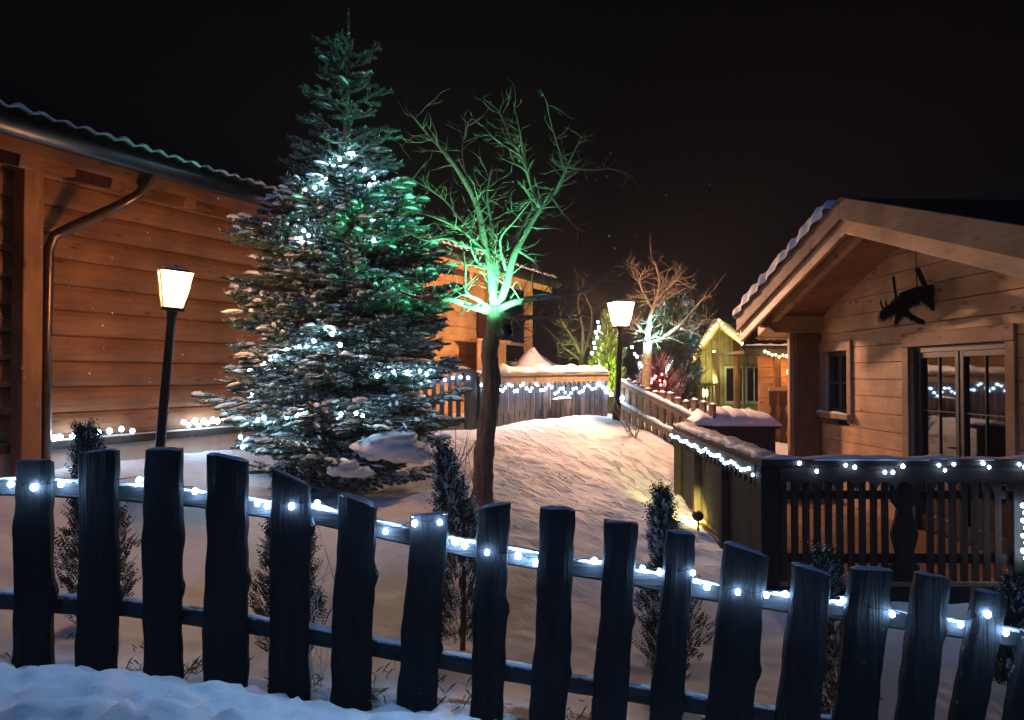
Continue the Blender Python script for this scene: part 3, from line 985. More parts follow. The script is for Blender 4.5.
def grow(m, p, d, L, r, lev, rr, up=.15, spur=True, gnarl=.35):
    n = max(3, int(L / .07))
    pts = [p.copy()]
    q = p.copy(); dd = d.normalized()
    for i in range(n):
        dd = (dd + Vector((rr.uniform(-1, 1), rr.uniform(-1, 1), rr.uniform(-1, 1))) * gnarl * .5 + Vector((0, 0, up * .3))).normalized()
        q = q + dd * (L / n)
        pts.append(q.copy())
    m.tube(pts, [r * (1 - .7 * i / n) for i in range(n + 1)], 5 if r > .008 else 4)
    if lev > 0:
        k = max(2, int(L / .10))
        for i in range(k):
            j = rr.randint(1, n)
            s = Vector((rr.uniform(-1, 1), rr.uniform(-1, 1), rr.uniform(-.3, 1)))
            dn = (dd * .7 + s * .9).normalized()
            grow(m, pts[j], dn, L * rr.uniform(.3, .6), max(.0026, r * .55), lev - 1, rr, up, spur, gnarl)


def limb(m, pts, r0, r1, rr, twigs, tl, lev=1, sides=8, k=4):
    path = smooth_path(pts, k)
    n = len(path) - 1
    rad = [(r0 + (r1 - r0) * (i / n) ** .8) * (1 + .12 * nz(path[i].x, path[i].y, path[i].z, 6)) for i in range(n + 1)]
    m.tube(path, rad, sides)
    for i in range(twigs):
        f = rr.uniform(.12, 1.0)
        j = min(n, int(f * n))
        d = (path[min(n, j + 1)] - path[max(0, j - 1)]).normalized()
        s = Vector((rr.uniform(-1.3, 1.3), rr.uniform(-1, 1), rr.uniform(-.7, .9)))
        grow(m, path[j], (d * .5 + s).normalized(), tl * rr.uniform(.4, 1.1), max(.004, min(.009, rad[j] * .4)), lev, rr, up=.02, gnarl=.75)


def bare_tree():
    rr = random.Random(21)
    Y = 8.0
    b = P(483, 505, Y); b.z = gz(b.x, b.y) - .06
    t = thing('bare_tree', b, 'gnarled leafless fruit tree lit green in its crown beside the spruce', 'tree')
    def q(px, py, dy=0): return P(px, py, Y + dy)
    tr = MB()
    path = smooth_path([b, q(483, 482), q(485, 440), q(491, 395), q(490, 350), q(494, 330), q(494, 306)], 16)
    tr.tube(path, [(.104 - .030 * i / (len(path) - 1)) * (1 + .35 * math.exp(-i / 5.0)) * (1 + .12 * nz(i * .3, 0, 2.2)) for i in range(len(path))], 26)
    tr.v = [tuple(Vector(p) + Vector((p[0] - b.x - .02, p[1] - b.y, 0)).normalized() * (.014 * nz(p[0] * 2, p[1] * 2, p[2] * .35, 14) + .010 * nz(p[0], p[1], p[2] * .5, 40))) for p in tr.v]
    tr.build('trunk', M['bark'], t, smooth=True)
    L = [([(494, 318), (492, 285), (489, 262), (484, 240), (477, 205), (462, 176), (445, 152), (428, 133), (411, 113)], [0, -.05, -.08, -.1, -.12, -.15, -.2, -.22, -.25], .085, .014, 16, .5),
         ([(494, 316), (497, 285), (496, 262), (493, 235), (490, 215), (487, 195), (492, 165)], [0, .1, .15, .2, .2, .25, .3], .065, .010, 14, .5),
         ([(496, 314), (506, 285), (514, 255), (526, 232), (540, 208), (552, 196), (561, 182), (568, 163)], [0, -.05, -.05, 0, .05, .1, .1, .1], .075, .018, 12, .45),
         ([(568, 166), (580, 168), (596, 169), (612, 168), (634, 176)], [.1, .12, .12, .1, .1], .016, .005, 7, .25),
         ([(540, 208), (530, 180), (522, 155), (512, 140), (503, 118), (497, 108)], [.05, .1, .1, .15, .2, .2], .030, .007, 12, .35),
         ([(522, 155), (505, 145), (492, 135), (482, 123)], [.1, 0, -.1, -.1], .013, .005, 6, .25),
         ([(545, 203), (536, 190), (524, 155), (520, 130), (513, 100)], [.05, .4, .5, .5, .55], .024, .006, 10, .35),
         ([(565, 172), (560, 150), (552, 125), (546, 98)], [.1, .2, .3, .3], .016, .005, 8, .3),
         ([(556, 190), (570, 160), (584, 131)], [.1, 0, -.05], .013, .004, 5, .25),
         ([(491, 312), (470, 306), (452, 300), (434, 300), (415, 297), (396, 290)], [0, -.2, -.35, -.5, -.6, -.7], .045, .010, 12, .4),
         ([(492, 310), (478, 300), (466, 292), (465, 268), (463, 250)], [0, -.25, -.35, -.4, -.4], .03, .008, 7, .3),
         ([(497, 310), (512, 303), (530, 299), (552, 296), (575, 293), (604, 283)], [0, -.15, -.3, -.4, -.45, -.5], .05, .010, 12, .4),
         ([(497, 312), (520, 318), (545, 316), (572, 318), (585, 312)], [0, .2, .35, .5, .6], .04, .008, 10, .4),
         ([(488, 255), (470, 237), (455, 226), (432, 216), (408, 210)], [-.08, -.25, -.4, -.5, -.55], .024, .006, 12, .35),
         ([(484, 240), (462, 220), (445, 200), (425, 186), (410, 178)], [-.1, .1, .2, .25, .3], .02, .006, 12, .35),
         ([(487, 250), (465, 246), (445, 238), (425, 240), (398, 226)], [-.1, -.3, -.5, -.6, -.7], .022, .006, 10, .3),
         ([(497, 255), (515, 240), (530, 212), (545, 190)], [.15, .3, .5, .6], .022, .006, 9, .35),
         ([(506, 270), (500, 240), (515, 220), (535, 195)], [-.05, -.2, -.3, -.4], .02, .006, 9, .3),
         ([(518, 250), (535, 262), (545, 278), (556, 300)], [0, .2, .3, .4], .018, .006, 7, .3),
         ([(477, 205), (468, 180), (462, 150), (468, 120)], [-.12, 0, .1, .1], .016, .005, 8, .3),
         ([(552, 196), (565, 215), (580, 230)], [.1, 0, -.1], .014, .005, 5, .25),
         ([(492, 268), (478, 262), (470, 240), (478, 200)], [0, -.3, -.5, -.6], .018, .005, 8, .3)]
    cr = MB()
    for li, (pix, dy, r0, r1, nt, tl) in enumerate(L):
        kr = .64 if li < 3 else .92
        limb(cr, [q(x, y, d) for (x, y), d in zip(pix, dy)], r0 * kr, r1 * .75, rr, int(nt * 1.7), tl * .85, 1)
    cr.build('crown', M['twig'], t, smooth=True)
    sn = MB()
    for pix, dy, r0 in ((L[9][0], L[9][1], .035), (L[11][0], L[11][1], .04), (L[12][0], L[12][1], .03)):
        pth = smooth_path([q(x, y, d) for (x, y), d in zip(pix, dy)], 3)
        sn.snow_strip([p + Vector((0, 0, r0 * .30)) for p in pth[2:-6]], .022, .016, seed=pix[1][0], step=.03, vary=.9)
    tag(sn.build('branch_snow', M['snow'], t, smooth=True), kind='stuff')
    # floodlight strapped to the trunk just under the fork
    fl = thing('floodlight', q(507, 330, -.55), 'small green floodlight on an arm clamped to the bare tree below its fork', 'floodlight')
    m = MB()
    c = q(507, 330, -.55); d = (q(466, 190, .25) - c).normalized()
    axm = d.to_track_quat('Z', 'Y').to_matrix()
    m.lathe(c, [(.02, -.07), (.045, -.05), (.05, .02), (.055, .03)], 12, axis=axm); m.build('housing', M['black'], fl, smooth=True)
    m = MB(); m.lathe(c + d * .031, [(.046, 0), (.046, .004)], 12, axis=axm); m.build('lens', M['flood_g'], fl)
    m = MB(); m.tube([c - d * .03, q(500, 334, -.3), q(494, 336, -.05)], .012, 6); m.build('bracket', M['black'], fl, smooth=True)
    spot('green_flood', c + d * .06, q(422, 150, .55), (.14, 1.0, .50), 330, 100, fl, blend=.6)

bare_tree()

# ------------------------------------------------------------------ shrubs
def shrub(name, c, h, r, n, label, cat, mats, rr, leaf=.03, snow=.12, shape='column', group=None, stems=True, sparse=1.0):
    """upright shrub: stem and sprays of small scale leaves through the volume"""
    c = Vector(c)
    t = thing(name, c, label, cat, group)
    if stems:
        s = MB(); s.tube([c - Vector((0, 0, .05)), c + Vector((.01, 0, h * .5)), c + Vector((0, 0, h * .9))], [.02, .014, .004], 6)
        s.build('stem', M['bark'], t, smooth=True)
    m = MB()
    vs, fs, mi = [], [], []
    off = rr.random() * 50
    lean = Vector((rr.uniform(-.14, .14), rr.uniform(-.1, .1), 0)) * h if shape == 'column' else Vector((0, 0, 0))
    rough = rr.uniform(.4, .8)
    for i in range(n):
        f = rr.random() ** .9
        if shape == 'column': R = r * (1 - .93 * f ** 1.5) * (.55 + .45 * min(1, f * 6))
        elif shape == 'ball': R = r * math.sqrt(max(.02, 1 - (2 * f - 1) ** 2))
        else: R = r * (1 - f) ** .8
        a = rr.random() * 2 * PI
        R *= 1 + rough * nz(math.cos(a) + off, math.sin(a), f * h * 2.5, 1.4)
        q = R * math.sqrt(rr.uniform(.12, 1))
        p = c + Vector((math.cos(a) * q, math.sin(a) * q, .03 + f * h)) + lean * f * f
        d = Vector((math.cos(a) * .55, math.sin(a) * .55, rr.uniform(.35, 1.2))).normalized()
        side = d.orthogonal().normalized()
        side.rotate(Matrix.Rotation(rr.random() * 6.28, 3, d))
        L = leaf * rr.uniform(2.0, 4.5)
        is_snow = rr.random() < snow * (1.4 if rr.random() < f else .6)
        for k in range(5):
            fk = k / 4
            s0 = p + d * (L * fk)
            for sg in (-1, 1):
                e = s0 + (d * .8 + side * sg * .8).normalized() * leaf * (1.25 - .7 * fk)
                wv = d.cross(side) * (leaf * .12) + (d - side * sg * .5) * leaf * .22
                o = len(vs)
                vs.extend([s0, e - wv * .4, e, e + wv * .6 - d * leaf * .1]) if False else vs.extend([s0, s0.lerp(e, .6) + wv, e, s0.lerp(e, .6) - wv])
                fs.append((o, o + 1, o + 2, o + 3)); mi.append(1 if is_snow and rr.random() < .8 else 0)
    m.add(vs, fs); m.mi[-len(fs):] = mi
    m.build('foliage', mats, t)
    return t


def on_ground(px, Y):
    x = (px - CX) / F * Y
    return Vector((x, Y, gz(x, Y)))

rs = random.Random(77)
SH = [(100, 4.7, 436, .20, 1581, 'snow dusted young thuja behind the second fence board from the left'),
      (292, 4.6, 478, .20, 1475, 'dark young thuja directly behind the slant topped board below the spruce'),
      (463, 5.1, 455, .19, 1475, 'snow flecked thuja standing right in front of the bare tree trunk'),
      (668, 5.0, 500, .19, 1370, 'young thuja on the slope left of the dark balcony corner'),
      (840, 4.7, 560, .18, 1264, 'low thuja behind the fence below the porch railing')]
for px, Y, yt, r, n, lab in SH:
    g = on_ground(px, Y)
    shrub('thuja_shrub', g, P(px, yt, Y).z - g.z, r, n, lab, 'shrub', [M['thuja'], M['snow']], rs, leaf=.021, snow=.22, group='thujas behind the front fence')
g = on_ground(1006, 5.2)
shrub('thuja_shrub', g, P(0, 585, 5.2).z - g.z, .15, 1300, 'small thuja at the right edge of the photo behind the fence end', 'shrub', [M['thuja'], M['snow']], rs, leaf=.022, snow=.2, group='thujas behind the front fence')

def twig_plant(name, c, h, n, label, mat, spread=.5, seed=1, r=.004, lev=1, cat='plant'):
    rr = random.Random(seed)
    m = MB()
    for i in range(n):
        a = rr.random() * 6.28
        d = Vector((math.cos(a) * spread, math.sin(a) * spread, 1)).normalized()
        grow(m, Vector(c) + Vector((rr.uniform(-.03, .03), rr.uniform(-.03, .03), -.03)), d, h * rr.uniform(.6, 1.1), r, lev, rr, gnarl=.2)
    o = m.build(name, mat, None, smooth=True, origin=c)
    return tag(o, label, cat)

g = on_ground(316, 3.95)
twig_plant('frosted_stalk_plant', g, (P(0, 500, 3.95).z - g.z) * .62, 8, 'frosted dry stalks lit white beside the slant topped fence board', M['frost'], .13, 4, .0035, 1)
g = on_ground(634, 12.6)
twig_plant('leafless_bush', g, .75, 9, 'thin leafless bush in front of the tan fence near the far lamp', M['twig'], .6, 9, .007, 1, 'bush')
g = on_ground(452, 6.2)
twig_plant('leafless_sapling', g, .95, 5, 'thin leafless twigs rising beside the thuja and the bare trunk', M['twig'], .22, 14, .006, 1, 'bush')

def tufts():
    rr = random.Random(3)
    m = MB()
    vs, fs = [], []
    for i in range(150):
        if i < 125:
            x = rr.uniform(-2.4, 2.7); y = rr.uniform(3.75, 4.5)
        else:
            Yy = rr.uniform(6.5, 12.5); px = rr.uniform(430, 650); x = (px - CX) / F * Yy; y = Yy
        z = gz(x, y)
        for k in range(rr.randint(3, 8)):
            a = rr.random() * 6.28; h = rr.uniform(.03, .09) if i < 125 else rr.uniform(.015, .05)
            d = Vector((math.cos(a) * rr.uniform(.3, 1.4), math.sin(a) * rr.uniform(.3, 1.4), 1)) * h
            p = Vector((x + rr.uniform(-.05, .05), y + rr.uniform(-.05, .05), z - .01)); s = Vector((math.cos(a + 1.5), math.sin(a + 1.5), 0)) * .0025
            o = len(vs); vs += [p - s, p + s, p + d * .6 + s * .7, p + d * 1.0 - Vector((0, 0, h * .25))]
            fs.append((o, o + 1, o + 2, o + 3))
    m.add(vs, fs)
    tag(m.build('dry_grass', M['straw']), 'dry grass blades poking through the snow', 'grass', kind='stuff')
tufts()

# ------------------------------------------------------------------ back fence
BA, BB = P(476, 425, 13.0), P(604, 415, 14.3)
BA.z = gz(BA.x, BA.y); BB.z = gz(BB.x, BB.y)

def scallop_board(m, p0, p1, ztop0, ztop1, h, n, t, side):
    """apron board with a scalloped lower edge along p0-p1"""
    d = (p1 - p0); d.z = 0
    Ld = d.length; d.normalize()
    K = n * 8
    up, lo = [], []
    for i in range(K + 1):
        f = i / K
        zt = ztop0 + (ztop1 - ztop0) * f
        sc = abs(math.sin(PI * f * n)) ** .6
        up.append((f, zt)); lo.append((f, zt - h * (1.0 - .38 * sc)))
    def fr(f, z, s):
        p = p0.lerp(p1, f)
        return Vector((p.x, p.y, z)) + side * s
    vs = [fr(f, z, 0) for f, z in up] + [fr(f, z, 0) for f, z in lo] + [fr(f, z, t) for f, z in up] + [fr(f, z, t) for f, z in lo]
    k = K + 1
    fs = []
    for i in range(K):
        fs += [(i, i + 1, k + i + 1, k + i), (2 * k + i + 1, 2 * k + i, 3 * k + i, 3 * k + i + 1), (i + 1, i, 2 * k + i, 2 * k + i + 1), (k + i, k + i + 1, 3 * k + i + 1, 3 * k + i)]
    fs += [(0, k, 3 * k, 2 * k), (k - 1, 3 * k - 1, 4 * k - 1, 2 * k - 1)]
    m.add(vs, fs)


def board_fence(root, a, b, za0, zb0, za1, zb1, bw, gap, mats, posts, n_scallop, cap_h=.05, snow_h=.13, ledge=.34):
    """boards under a broad capped ledge; a, b are the ends, z.. their foot and top heights"""
    a, b = Vector(a), Vector(b)
    d = (b - a); d.z = 0; L = d.length; d.normalize()
    s = Vector((d.y, -d.x, 0))  # towards the garden
    up = Vector((0, 0, 1))
    def Q(f, z, o=0): p = a.lerp(b, f); return Vector((p.x, p.y, z)) + s * o
    m = MB()
    n = int(L / (bw + gap))
    rr = random.Random(int(L * 100))
    for i in range(n):
        f0, f1 = i / n, (i + bw / (bw + gap)) / n
        e = rr.uniform(-.006, .006); zj = rr.uniform(0, .03)
        z00, z01 = za0 + (zb0 - za0) * f0 + zj, za1 + (zb1 - za1) * f0 - .02
        m.hexa([Q(f0, z00, .012 + e), Q(f1, z00, .012 + e), Q(f1, z00, -.012 + e), Q(f0, z00, -.012 + e), Q(f0, z01, .012 + e), Q(f1, z01, .012 + e), Q(f1, z01, -.012 + e), Q(f0, z01, -.012 + e)])
    m.build('board_panel', mats[0], root)
    for f in posts:
        q = MB(); q.beam(Q(f, za0 + (zb0 - za0) * f - .1, .055), Q(f, za1 + (zb1 - za1) * f - .03, .055), .10, .075, up=s); q.build('post', mats[1], root, bevel=.008)
    q = MB(); q.beam(Q(0, za1, .0), Q(1, zb1, .0), ledge, cap_h); q.build('top_rail', mats[2], root, bevel=.008)
    q = MB(); scallop_board(q, Q(0, 0, ledge / 2 - .045), Q(1, 0, ledge / 2 - .045), za1 - cap_h / 2 - .003, zb1 - cap_h / 2 - .003, .17, n_scallop, .025, s)
    q.build('apron_board', mats[2], root)
    for dz in (.18,):
        q = MB(); q.beam(Q(0, za0 + dz, -.03), Q(1, zb0 + dz, -.03), .04, .09); q.build('lower_rail', mats[1], root)
    if snow_h:
        q = MB(); K = 12
        q.snow_strip([Q(i / K, za1 + (zb1 - za1) * i / K + cap_h / 2 - .01, 0) for i in range(K + 1)], ledge * 1.02, snow_h, seed=L, step=.07, n=9, vary=.28)
        q.build('snow_cap', M['snow'], root, smooth=True)
    return Q

bf = thing('board_fence', BA, 'grey board fence with thick snow cap and white lights across the back of the garden', 'fence')
za1, zb1 = P(0, 375, 13.0).z, P(0, 373, 14.3).z
QB = board_fence(bf, BA, BB, BA.z - .03, BB.z - .03, za1, zb1, .085, .018, [M['greyfence'], M['greyfence'], M['tanpicket']], [.03, .50, .80, .985], 26)
pts = []
rb = random.Random(8)
for i in range(46):
    f = (i + .3 + rb.uniform(-.25, .25)) / 46
    pts.append(QB(f, za1 - .13 - .12 * math.sin(f * 31) ** 2 - .09 * math.exp(-((f - .66) / .12) ** 2) - rb.random() * .03, .17))
light_string('back_fence_lights', pts, .019, 'string of white bulbs hanging under the snow cap of the grey back fence', M['ledfar'], group='white light strings', wire=.004)
# small snowy shelf hung on the boards
sh = thing('board_shelf', QB(.60, za1 - .42, .16), 'little shelf topped with snow hung on the grey back fence', 'shelf')
q = MB(); q.beam(QB(.55, za1 - .43, .12), QB(.68, za1 - .41, .12), .16, .025); q.build('shelf_board', M['greyfence'], sh)
q = MB(); q.snow_strip([QB(.55, za1 - .42, .12), QB(.68, za1 - .40, .12)], .17, .04, seed=3); q.build('snow_cap', M['snow'], sh, smooth=True)

# gate railing left of the corner post
GA, GB = Vector((-2.6, 12.35, 0)), Vector((BA.x - .09, BA.y - .02, 0))
GA.z, GB.z = gz(GA.x, GA.y), gz(GB.x, GB.y)
gt = thing('garden_gate', GB, 'open slatted gate railing with white lights between spruce and bare tree', 'gate')
zt0, zt1 = P(0, 371, 13.0).z, P(0, 371, 13.0).z
d = (GB - GA); d.z = 0; d.normalize(); s = Vector((d.y, -d.x, 0))
q = MB(); q.beam(GB + Vector((0, 0, -.1)), Vector((GB.x, GB.y, zt1 + .02)), .17, .17, up=s); q.build('gate_post', M['greyfence'], gt, bevel=.012)
q = MB(); q.beam(Vector((GA.x, GA.y, zt0)), Vector((GB.x, GB.y, zt1)) - d * .09, .16, .06); q.build('top_rail', M['greyfence'], gt, bevel=.008)
q = MB(); q.snow_strip([Vector((GA.x, GA.y, zt0 + .025)), Vector((GB.x, GB.y, zt1 + .025))], .16, .05, seed=5); q.build('snow_cap', M['snow'], gt, smooth=True)
for zz, nm in ((.12, 'lower_rail'), (.78, 'upper_rail')):
    q = MB(); q.beam(GA + Vector((0, 0, zz)) + s * -.03, GB + Vector((0, 0, zz)) - d * .09 + s * -.03, .04, .08); q.build(nm, M['greyfence'], gt)
q = MB(); q.snow_strip([GA + Vector((0, 0, .16)) + s * .0, GB + Vector((0, 0, .16)) - d * .09], .10, .05, seed=9); q.build('rail_snow', M['snow'], gt, smooth=True)
n = 15
for i in range(n):
    p = GA.lerp(GB, (i + .5) / n); q = MB()
    q.beam(p + Vector((0, 0, .05)) + s * .01, Vector((p.x, p.y, zt0 - .035)) + s * .01, .07, .022, up=s); q.build('slat', M['greyfence'], gt)
pts = []
for i in range(16):
    f = (i + .5) / 16
    pts.append(GA.lerp(GB, f) * 1 + Vector((0, 0, 0)) + s * .10)
    pts[-1].z = zt0 - .06 - .06 * abs(math.sin(f * 14)) - .03 * rb.random()
light_string('gate_lights', pts, .022, 'string of white bulbs under the rail of the slatted gate behind the spruce', M['ledfar'], group='white light strings', wire=.004)

# ------------------------------------------------------------------ second cabin behind the fence
cab2 = thing('log_cabin', LW(9, 0, -.9), 'brightly lit log cabin behind the bare tree and the back fence', 'cabin')
w = MB(); log_wall(w, 6.0, 10.0, -1.06, 2.42, pitch=.29); w.build('wall', M['loglit'], cab2)
RL2 = eave_roof(cab2, 5.7, 11.8, 2.24, gutter=True, mat='loglit', tail='pinez')
w = MB(); w.beam(LW(10.0, .02, -1.2), LW(10.0, .02, 2.2), .2, .2, up=U); w.build('corner_post', M['pinez'], cab2, bevel=.012)
w = MB(); w.beam(LW(11.2, .5, -1.2), LW(11.2, .5, 2.05), .16, .16, up=U); w.build('porch_post', M['pinez'], cab2, bevel=.012)
w = MB()
w.hexa([LW(10.1, -1.8, -1.2), LW(11.6, -1.8, -1.2), LW(11.6, -2.0, -1.2), LW(10.1, -2.0, -1.2), LW(10.1, -1.8, 2.6), LW(11.6, -1.8, 2.6), LW(11.6, -2.0, 2.6), LW(10.1, -2.0, 2.6)])
w.build('porch_wall', M['pinez'], cab2)
w = MB()
for k in range(4):
    a = 8.6 + k * .34
    w.hexa([LW(a, .52, -.1), LW(a + .325, .52, -.1), LW(a + .325, .49, -.1), LW(a, .49, -.1), LW(a, .52, .66), LW(a + .325, .52, .66), LW(a + .325, .49, .66), LW(a, .49, .66)])
w.build('balcony_panel', M['pinez'], cab2)
w = MB(); w.hexa([LW(8.5, .56, .663), LW(10.05, .56, .663), LW(10.05, .40, .663), LW(8.5, .40, .663), LW(8.5, .56, .72), LW(10.05, .56, .72), LW(10.05, .40, .72), LW(8.5, .40, .72)])
w.build('balcony_rail', M['loglit'], cab2)
w = MB(); w.hexa([LW(8.5, .55, -.24), LW(10.05, .55, -.24), LW(10.05, .12, -.24), LW(8.5, .12, -.24), LW(8.5, .55, -.103), LW(10.05, .55, -.103), LW(10.05, .12, -.103), LW(8.5, .12, -.103)])
w.build('balcony_floor', M['loglit'], cab2)
w = MB()
w.hexa([LW(9.5, .08, .0), LW(9.9, .08, .0), LW(9.9, .05, .0), LW(9.5, .05, .0), LW(9.5, .08, 1.5), LW(9.9, .08, 1.5), LW(9.9, .05, 1.5), LW(9.5, .05, 1.5)])
w.build('door', M['redbrown'], cab2)

# snow heap and car behind the fence
c = P(534, 365, 16.6); c.z = gz(c.x, c.y)
m = MB()
hh = P(0, 347, 16.6).z - c.z
vs, fs = [], []
nr, na = 12, 28
for i in range(nr + 1):
    f = i / nr
    for k in range(na):
        a = 2 * PI * k / na
        r = .85 * f * (1 + .25 * nz(math.cos(a), math.sin(a), f, 1.7))
        z = hh * (1 - f ** 1.25) * (1 + .12 * nz(math.cos(a) * f, math.sin(a) * f, 4.0, 3.0)) - .05 * f
        vs.append(c + Vector((math.cos(a) * r * 1.2, math.sin(a) * r, z)))
for i in range(nr):
    for k in range(na):
        k2 = (k + 1) % na
        fs.append((i * na + k, (i + 1) * na + k, (i + 1) * na + k2, i * na + k2))
m.add(vs, fs)
tag(m.build('snow_pile', M['snow'], None, smooth=True, origin=c), 'pointed heap of shovelled snow showing over the back fence', 'snow pile')

def car():
    o = P(492, 375, 18.6); o.z = gz(o.x, o.y)
    t = thing('parked_car', o, 'silver car parked behind the back fence, only its roof and windows showing', 'car')
    A = Matrix.Rotation(math.radians(18), 3, 'Z')
    top = P(0, 341, 18.6).z - o.z
    k = top / 1.5
    def W(x, y, z): return o + A @ Vector((x * k, y * k, z * k))
    prof = [(-2.1, .35), (-2.15, .75), (-2.0, .98), (-1.75, 1.02), (-1.15, 1.42), (-.4, 1.5), (.5, 1.44), (1.15, 1.0), (2.0, .85), (2.15, .6), (2.1, .3)]
    wid = lambda z: .86 if z < 1.0 else .86 - (z - 1.0) * .42
    vs = []; fs = []
    for x, z in prof: vs += [W(x, -wid(z), z), W(x, wid(z), z)]
    n = len(prof)
    for i in range(n - 1): fs.append((2 * i, 2 * i + 2, 2 * i + 3, 2 * i + 1))
    fs.append((2 * n - 2, 0, 1, 2 * n - 1))
    fs.append(tuple(range(0, 2 * n, 2))[::-1]); fs.append(tuple(range(1, 2 * n, 2)))
    m = MB(); m.add(vs, fs); m.build('body', M['carpaint'], t, bevel=.04)
    for sg in (-1, 1):
        for poly in ([(-1.55, 1.05), (-1.1, 1.36), (-.45, 1.42), (-.45, 1.05)], [(-.35, 1.05), (-.35, 1.42), (.45, 1.37), (.98, 1.03)]):
            m = MB()
            ps = [W(x, sg * (wid(z) + .006), z) for x, z in poly]
            pb = [W(x, sg * (wid(z) - .004), z) for x, z in poly]
            m.add(ps + pb, [(0, 1, 2, 3), (7, 6, 5, 4)] + [(i, (i + 1) % 4, 4 + (i + 1) % 4, 4 + i) for i in range(4)])
            m.build('side_window', M['glass'], t)
    for x0, z0, x1, z1, nm in ((-1.72, 1.05, -1.2, 1.40, 'rear_window'), (.58, 1.39, 1.1, 1.05, 'windscreen')):
        m = MB()
        dx = -.012 if x0 < 0 else .012
        m.add([W(x0 + dx, -.7, z0 + .01), W(x0 + dx, .7, z0 + .01), W(x1 + dx, .6, z1 + .01), W(x1 + dx, -.6, z1 + .01), W(x0, -.7, z0), W(x0, .7, z0), W(x1, .6, z1), W(x1, -.6, z1)],
              [(0, 1, 2, 3), (7, 6, 5, 4), (0, 4, 5, 1), (1, 5, 6, 2), (2, 6, 7, 3), (3, 7, 4, 0)])
        m.build(nm, M['glass'], t)
    for x in (-1.35, 1.35):
        for sg in (-1, 1):
            m = MB()
            m.lathe(W(x, sg * .78, .33), [(.2 * k, -.1 * k), (.33 * k, -.09 * k), (.33 * k, .09 * k), (.2 * k, .1 * k)], 16, axis=A @ Matrix.Rotation(PI / 2, 3, 'X'))
            m.build('wheel', M['rubber'], t)
    m = MB()
    m.snow_strip([W(-.95, 0, 1.46), W(-.4, 0, 1.5), (W(.35, 0, 1.455))], 1.1 * k, .06, seed=4, n=9); m.build('roof_snow', M['snow'], t, smooth=True)
car()

# ------------------------------------------------------------------ right rustic fence
rf = thing('picket_fence', P(650, 440, 14), 'lamp lit tan fence of short rustic boards running down to the balcony', 'fence')
RA, RB_ = P(622, 414, 14.3), P(712, 470, 11.6)
n = 13
tops = []
for i in range(n):
    f = i / (n - 1)
    p = RA.lerp(RB_, f)
    g = gz(p.x, p.y)
    ztop = P(0, 379 + 27 * f, p.y).z + rs.uniform(-.03, .03)
    m = MB(); w2 = .085
    d = (RB_ - RA); d.z = 0; d.normalize()
    vs = []
    m.beam(Vector((p.x, p.y, g - .1)), Vector((p.x, p.y, ztop)), .15, .045, up=(d.y, -d.x, 0))
    k = m.build('picket', M['tanpicket'], rf, bevel=.012)
    s_ = MB(); s_.snow_strip([Vector((p.x, p.y, ztop - .005)) - d * .07, Vector((p.x, p.y, ztop - .005)) + d * .07], .07, .045, seed=i); s_.build('snow_cap', M['snow'], k, smooth=True)
for dz in (.26, .66):
    a = Vector((RA.x, RA.y, gz(RA.x, RA.y) + dz)); b = Vector((RB_.x, RB_.y, gz(RB_.x, RB_.y) + dz))
    sd = Vector((-d.y, d.x, 0)) * -.05
    m = MB(); m.beam(a + sd, b + sd, .05, .10)
    k = m.build('rail', M['tanpicket'], rf, bevel=.01)
    s_ = MB(); s_.snow_strip([a + sd + Vector((0, 0, .045)), b + sd + Vector((0, 0, .045))], .07, .05, seed=dz * 30); s_.build('rail_snow', M['snow'], k, smooth=True)

# ------------------------------------------------------------------ right chalet
ZF = -1.65
def C(a, b, z):
    return Vector((4.23 + a * .04 - b, 11.0 - a - b * .04, EYE + z))
def zr(a): return 1.79 - .294 * abs(a - 2.9)

ch = thing('chalet', C(2.9, 0, ZF), 'pale pine chalet at right with low gable, glazed double door and porch', 'chalet')
def plank(m, a0, a1, z0, z1):
    # clip under the roof line
    def lim(z): return 2.9 - (1.66 - z) / .294, 2.9 + (1.66 - z) / .294
    poly = []
    l0, h0 = lim(z0); l1, h1 = lim(z1)
    A0, A1 = max(a0, l0), min(a1, h0); B0, B1 = max(a0, l1), min(a1, h1)
    if A1 - A0 < .02: return
    if B1 < B0: B0 = B1 = 2.9
    g = .0035
    poly = [(A0, z0 + g), (A1, z0 + g), (B1, z1 - g), (B0, z1 - g)]
    fr = lambda u, w, t: C(u, t, w)
    m.prism(poly, fr, -.09, 0.0)
    # chamfered groove backing
m = MB()
DO = (2.33, 3.93, .30)      # door opening a0, a1, head
WO = (.17, .87, -.50, .31)  # window opening
z = ZF; row = 0
while z < 1.66:
    z1 = min(z + .2, 1.66)
    segs = [(0, 5.8)]
    def cut(segs, c0, c1):
        out = []
        for s0, s1 in segs:
            if c1 <= s0 or c0 >= s1: out.append((s0, s1)); continue
            if c0 > s0: out.append((s0, c0))
            if c1 < s1: out.append((c1, s1))
        return out
    if z < DO[2] - .02: segs = cut(segs, DO[0], DO[1])
    if z1 > WO[2] + .02 and z < WO[3] - .02: segs = cut(segs, WO[0], WO[1])
    for s0, s1 in segs: plank(m, s0, s1, z, z1)
    z = z1; row += 1
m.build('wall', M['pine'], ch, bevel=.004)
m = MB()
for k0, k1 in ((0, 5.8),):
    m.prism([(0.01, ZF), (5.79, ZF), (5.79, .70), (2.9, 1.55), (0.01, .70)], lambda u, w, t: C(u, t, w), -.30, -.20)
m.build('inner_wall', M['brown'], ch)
m = MB(); m.prism([(0.0, ZF), (.12, ZF), (.12, .78), (0, .78)], lambda u, w, t: C(u, t, w), -6, -.10); m.build('side_wall', M['pine'], ch)

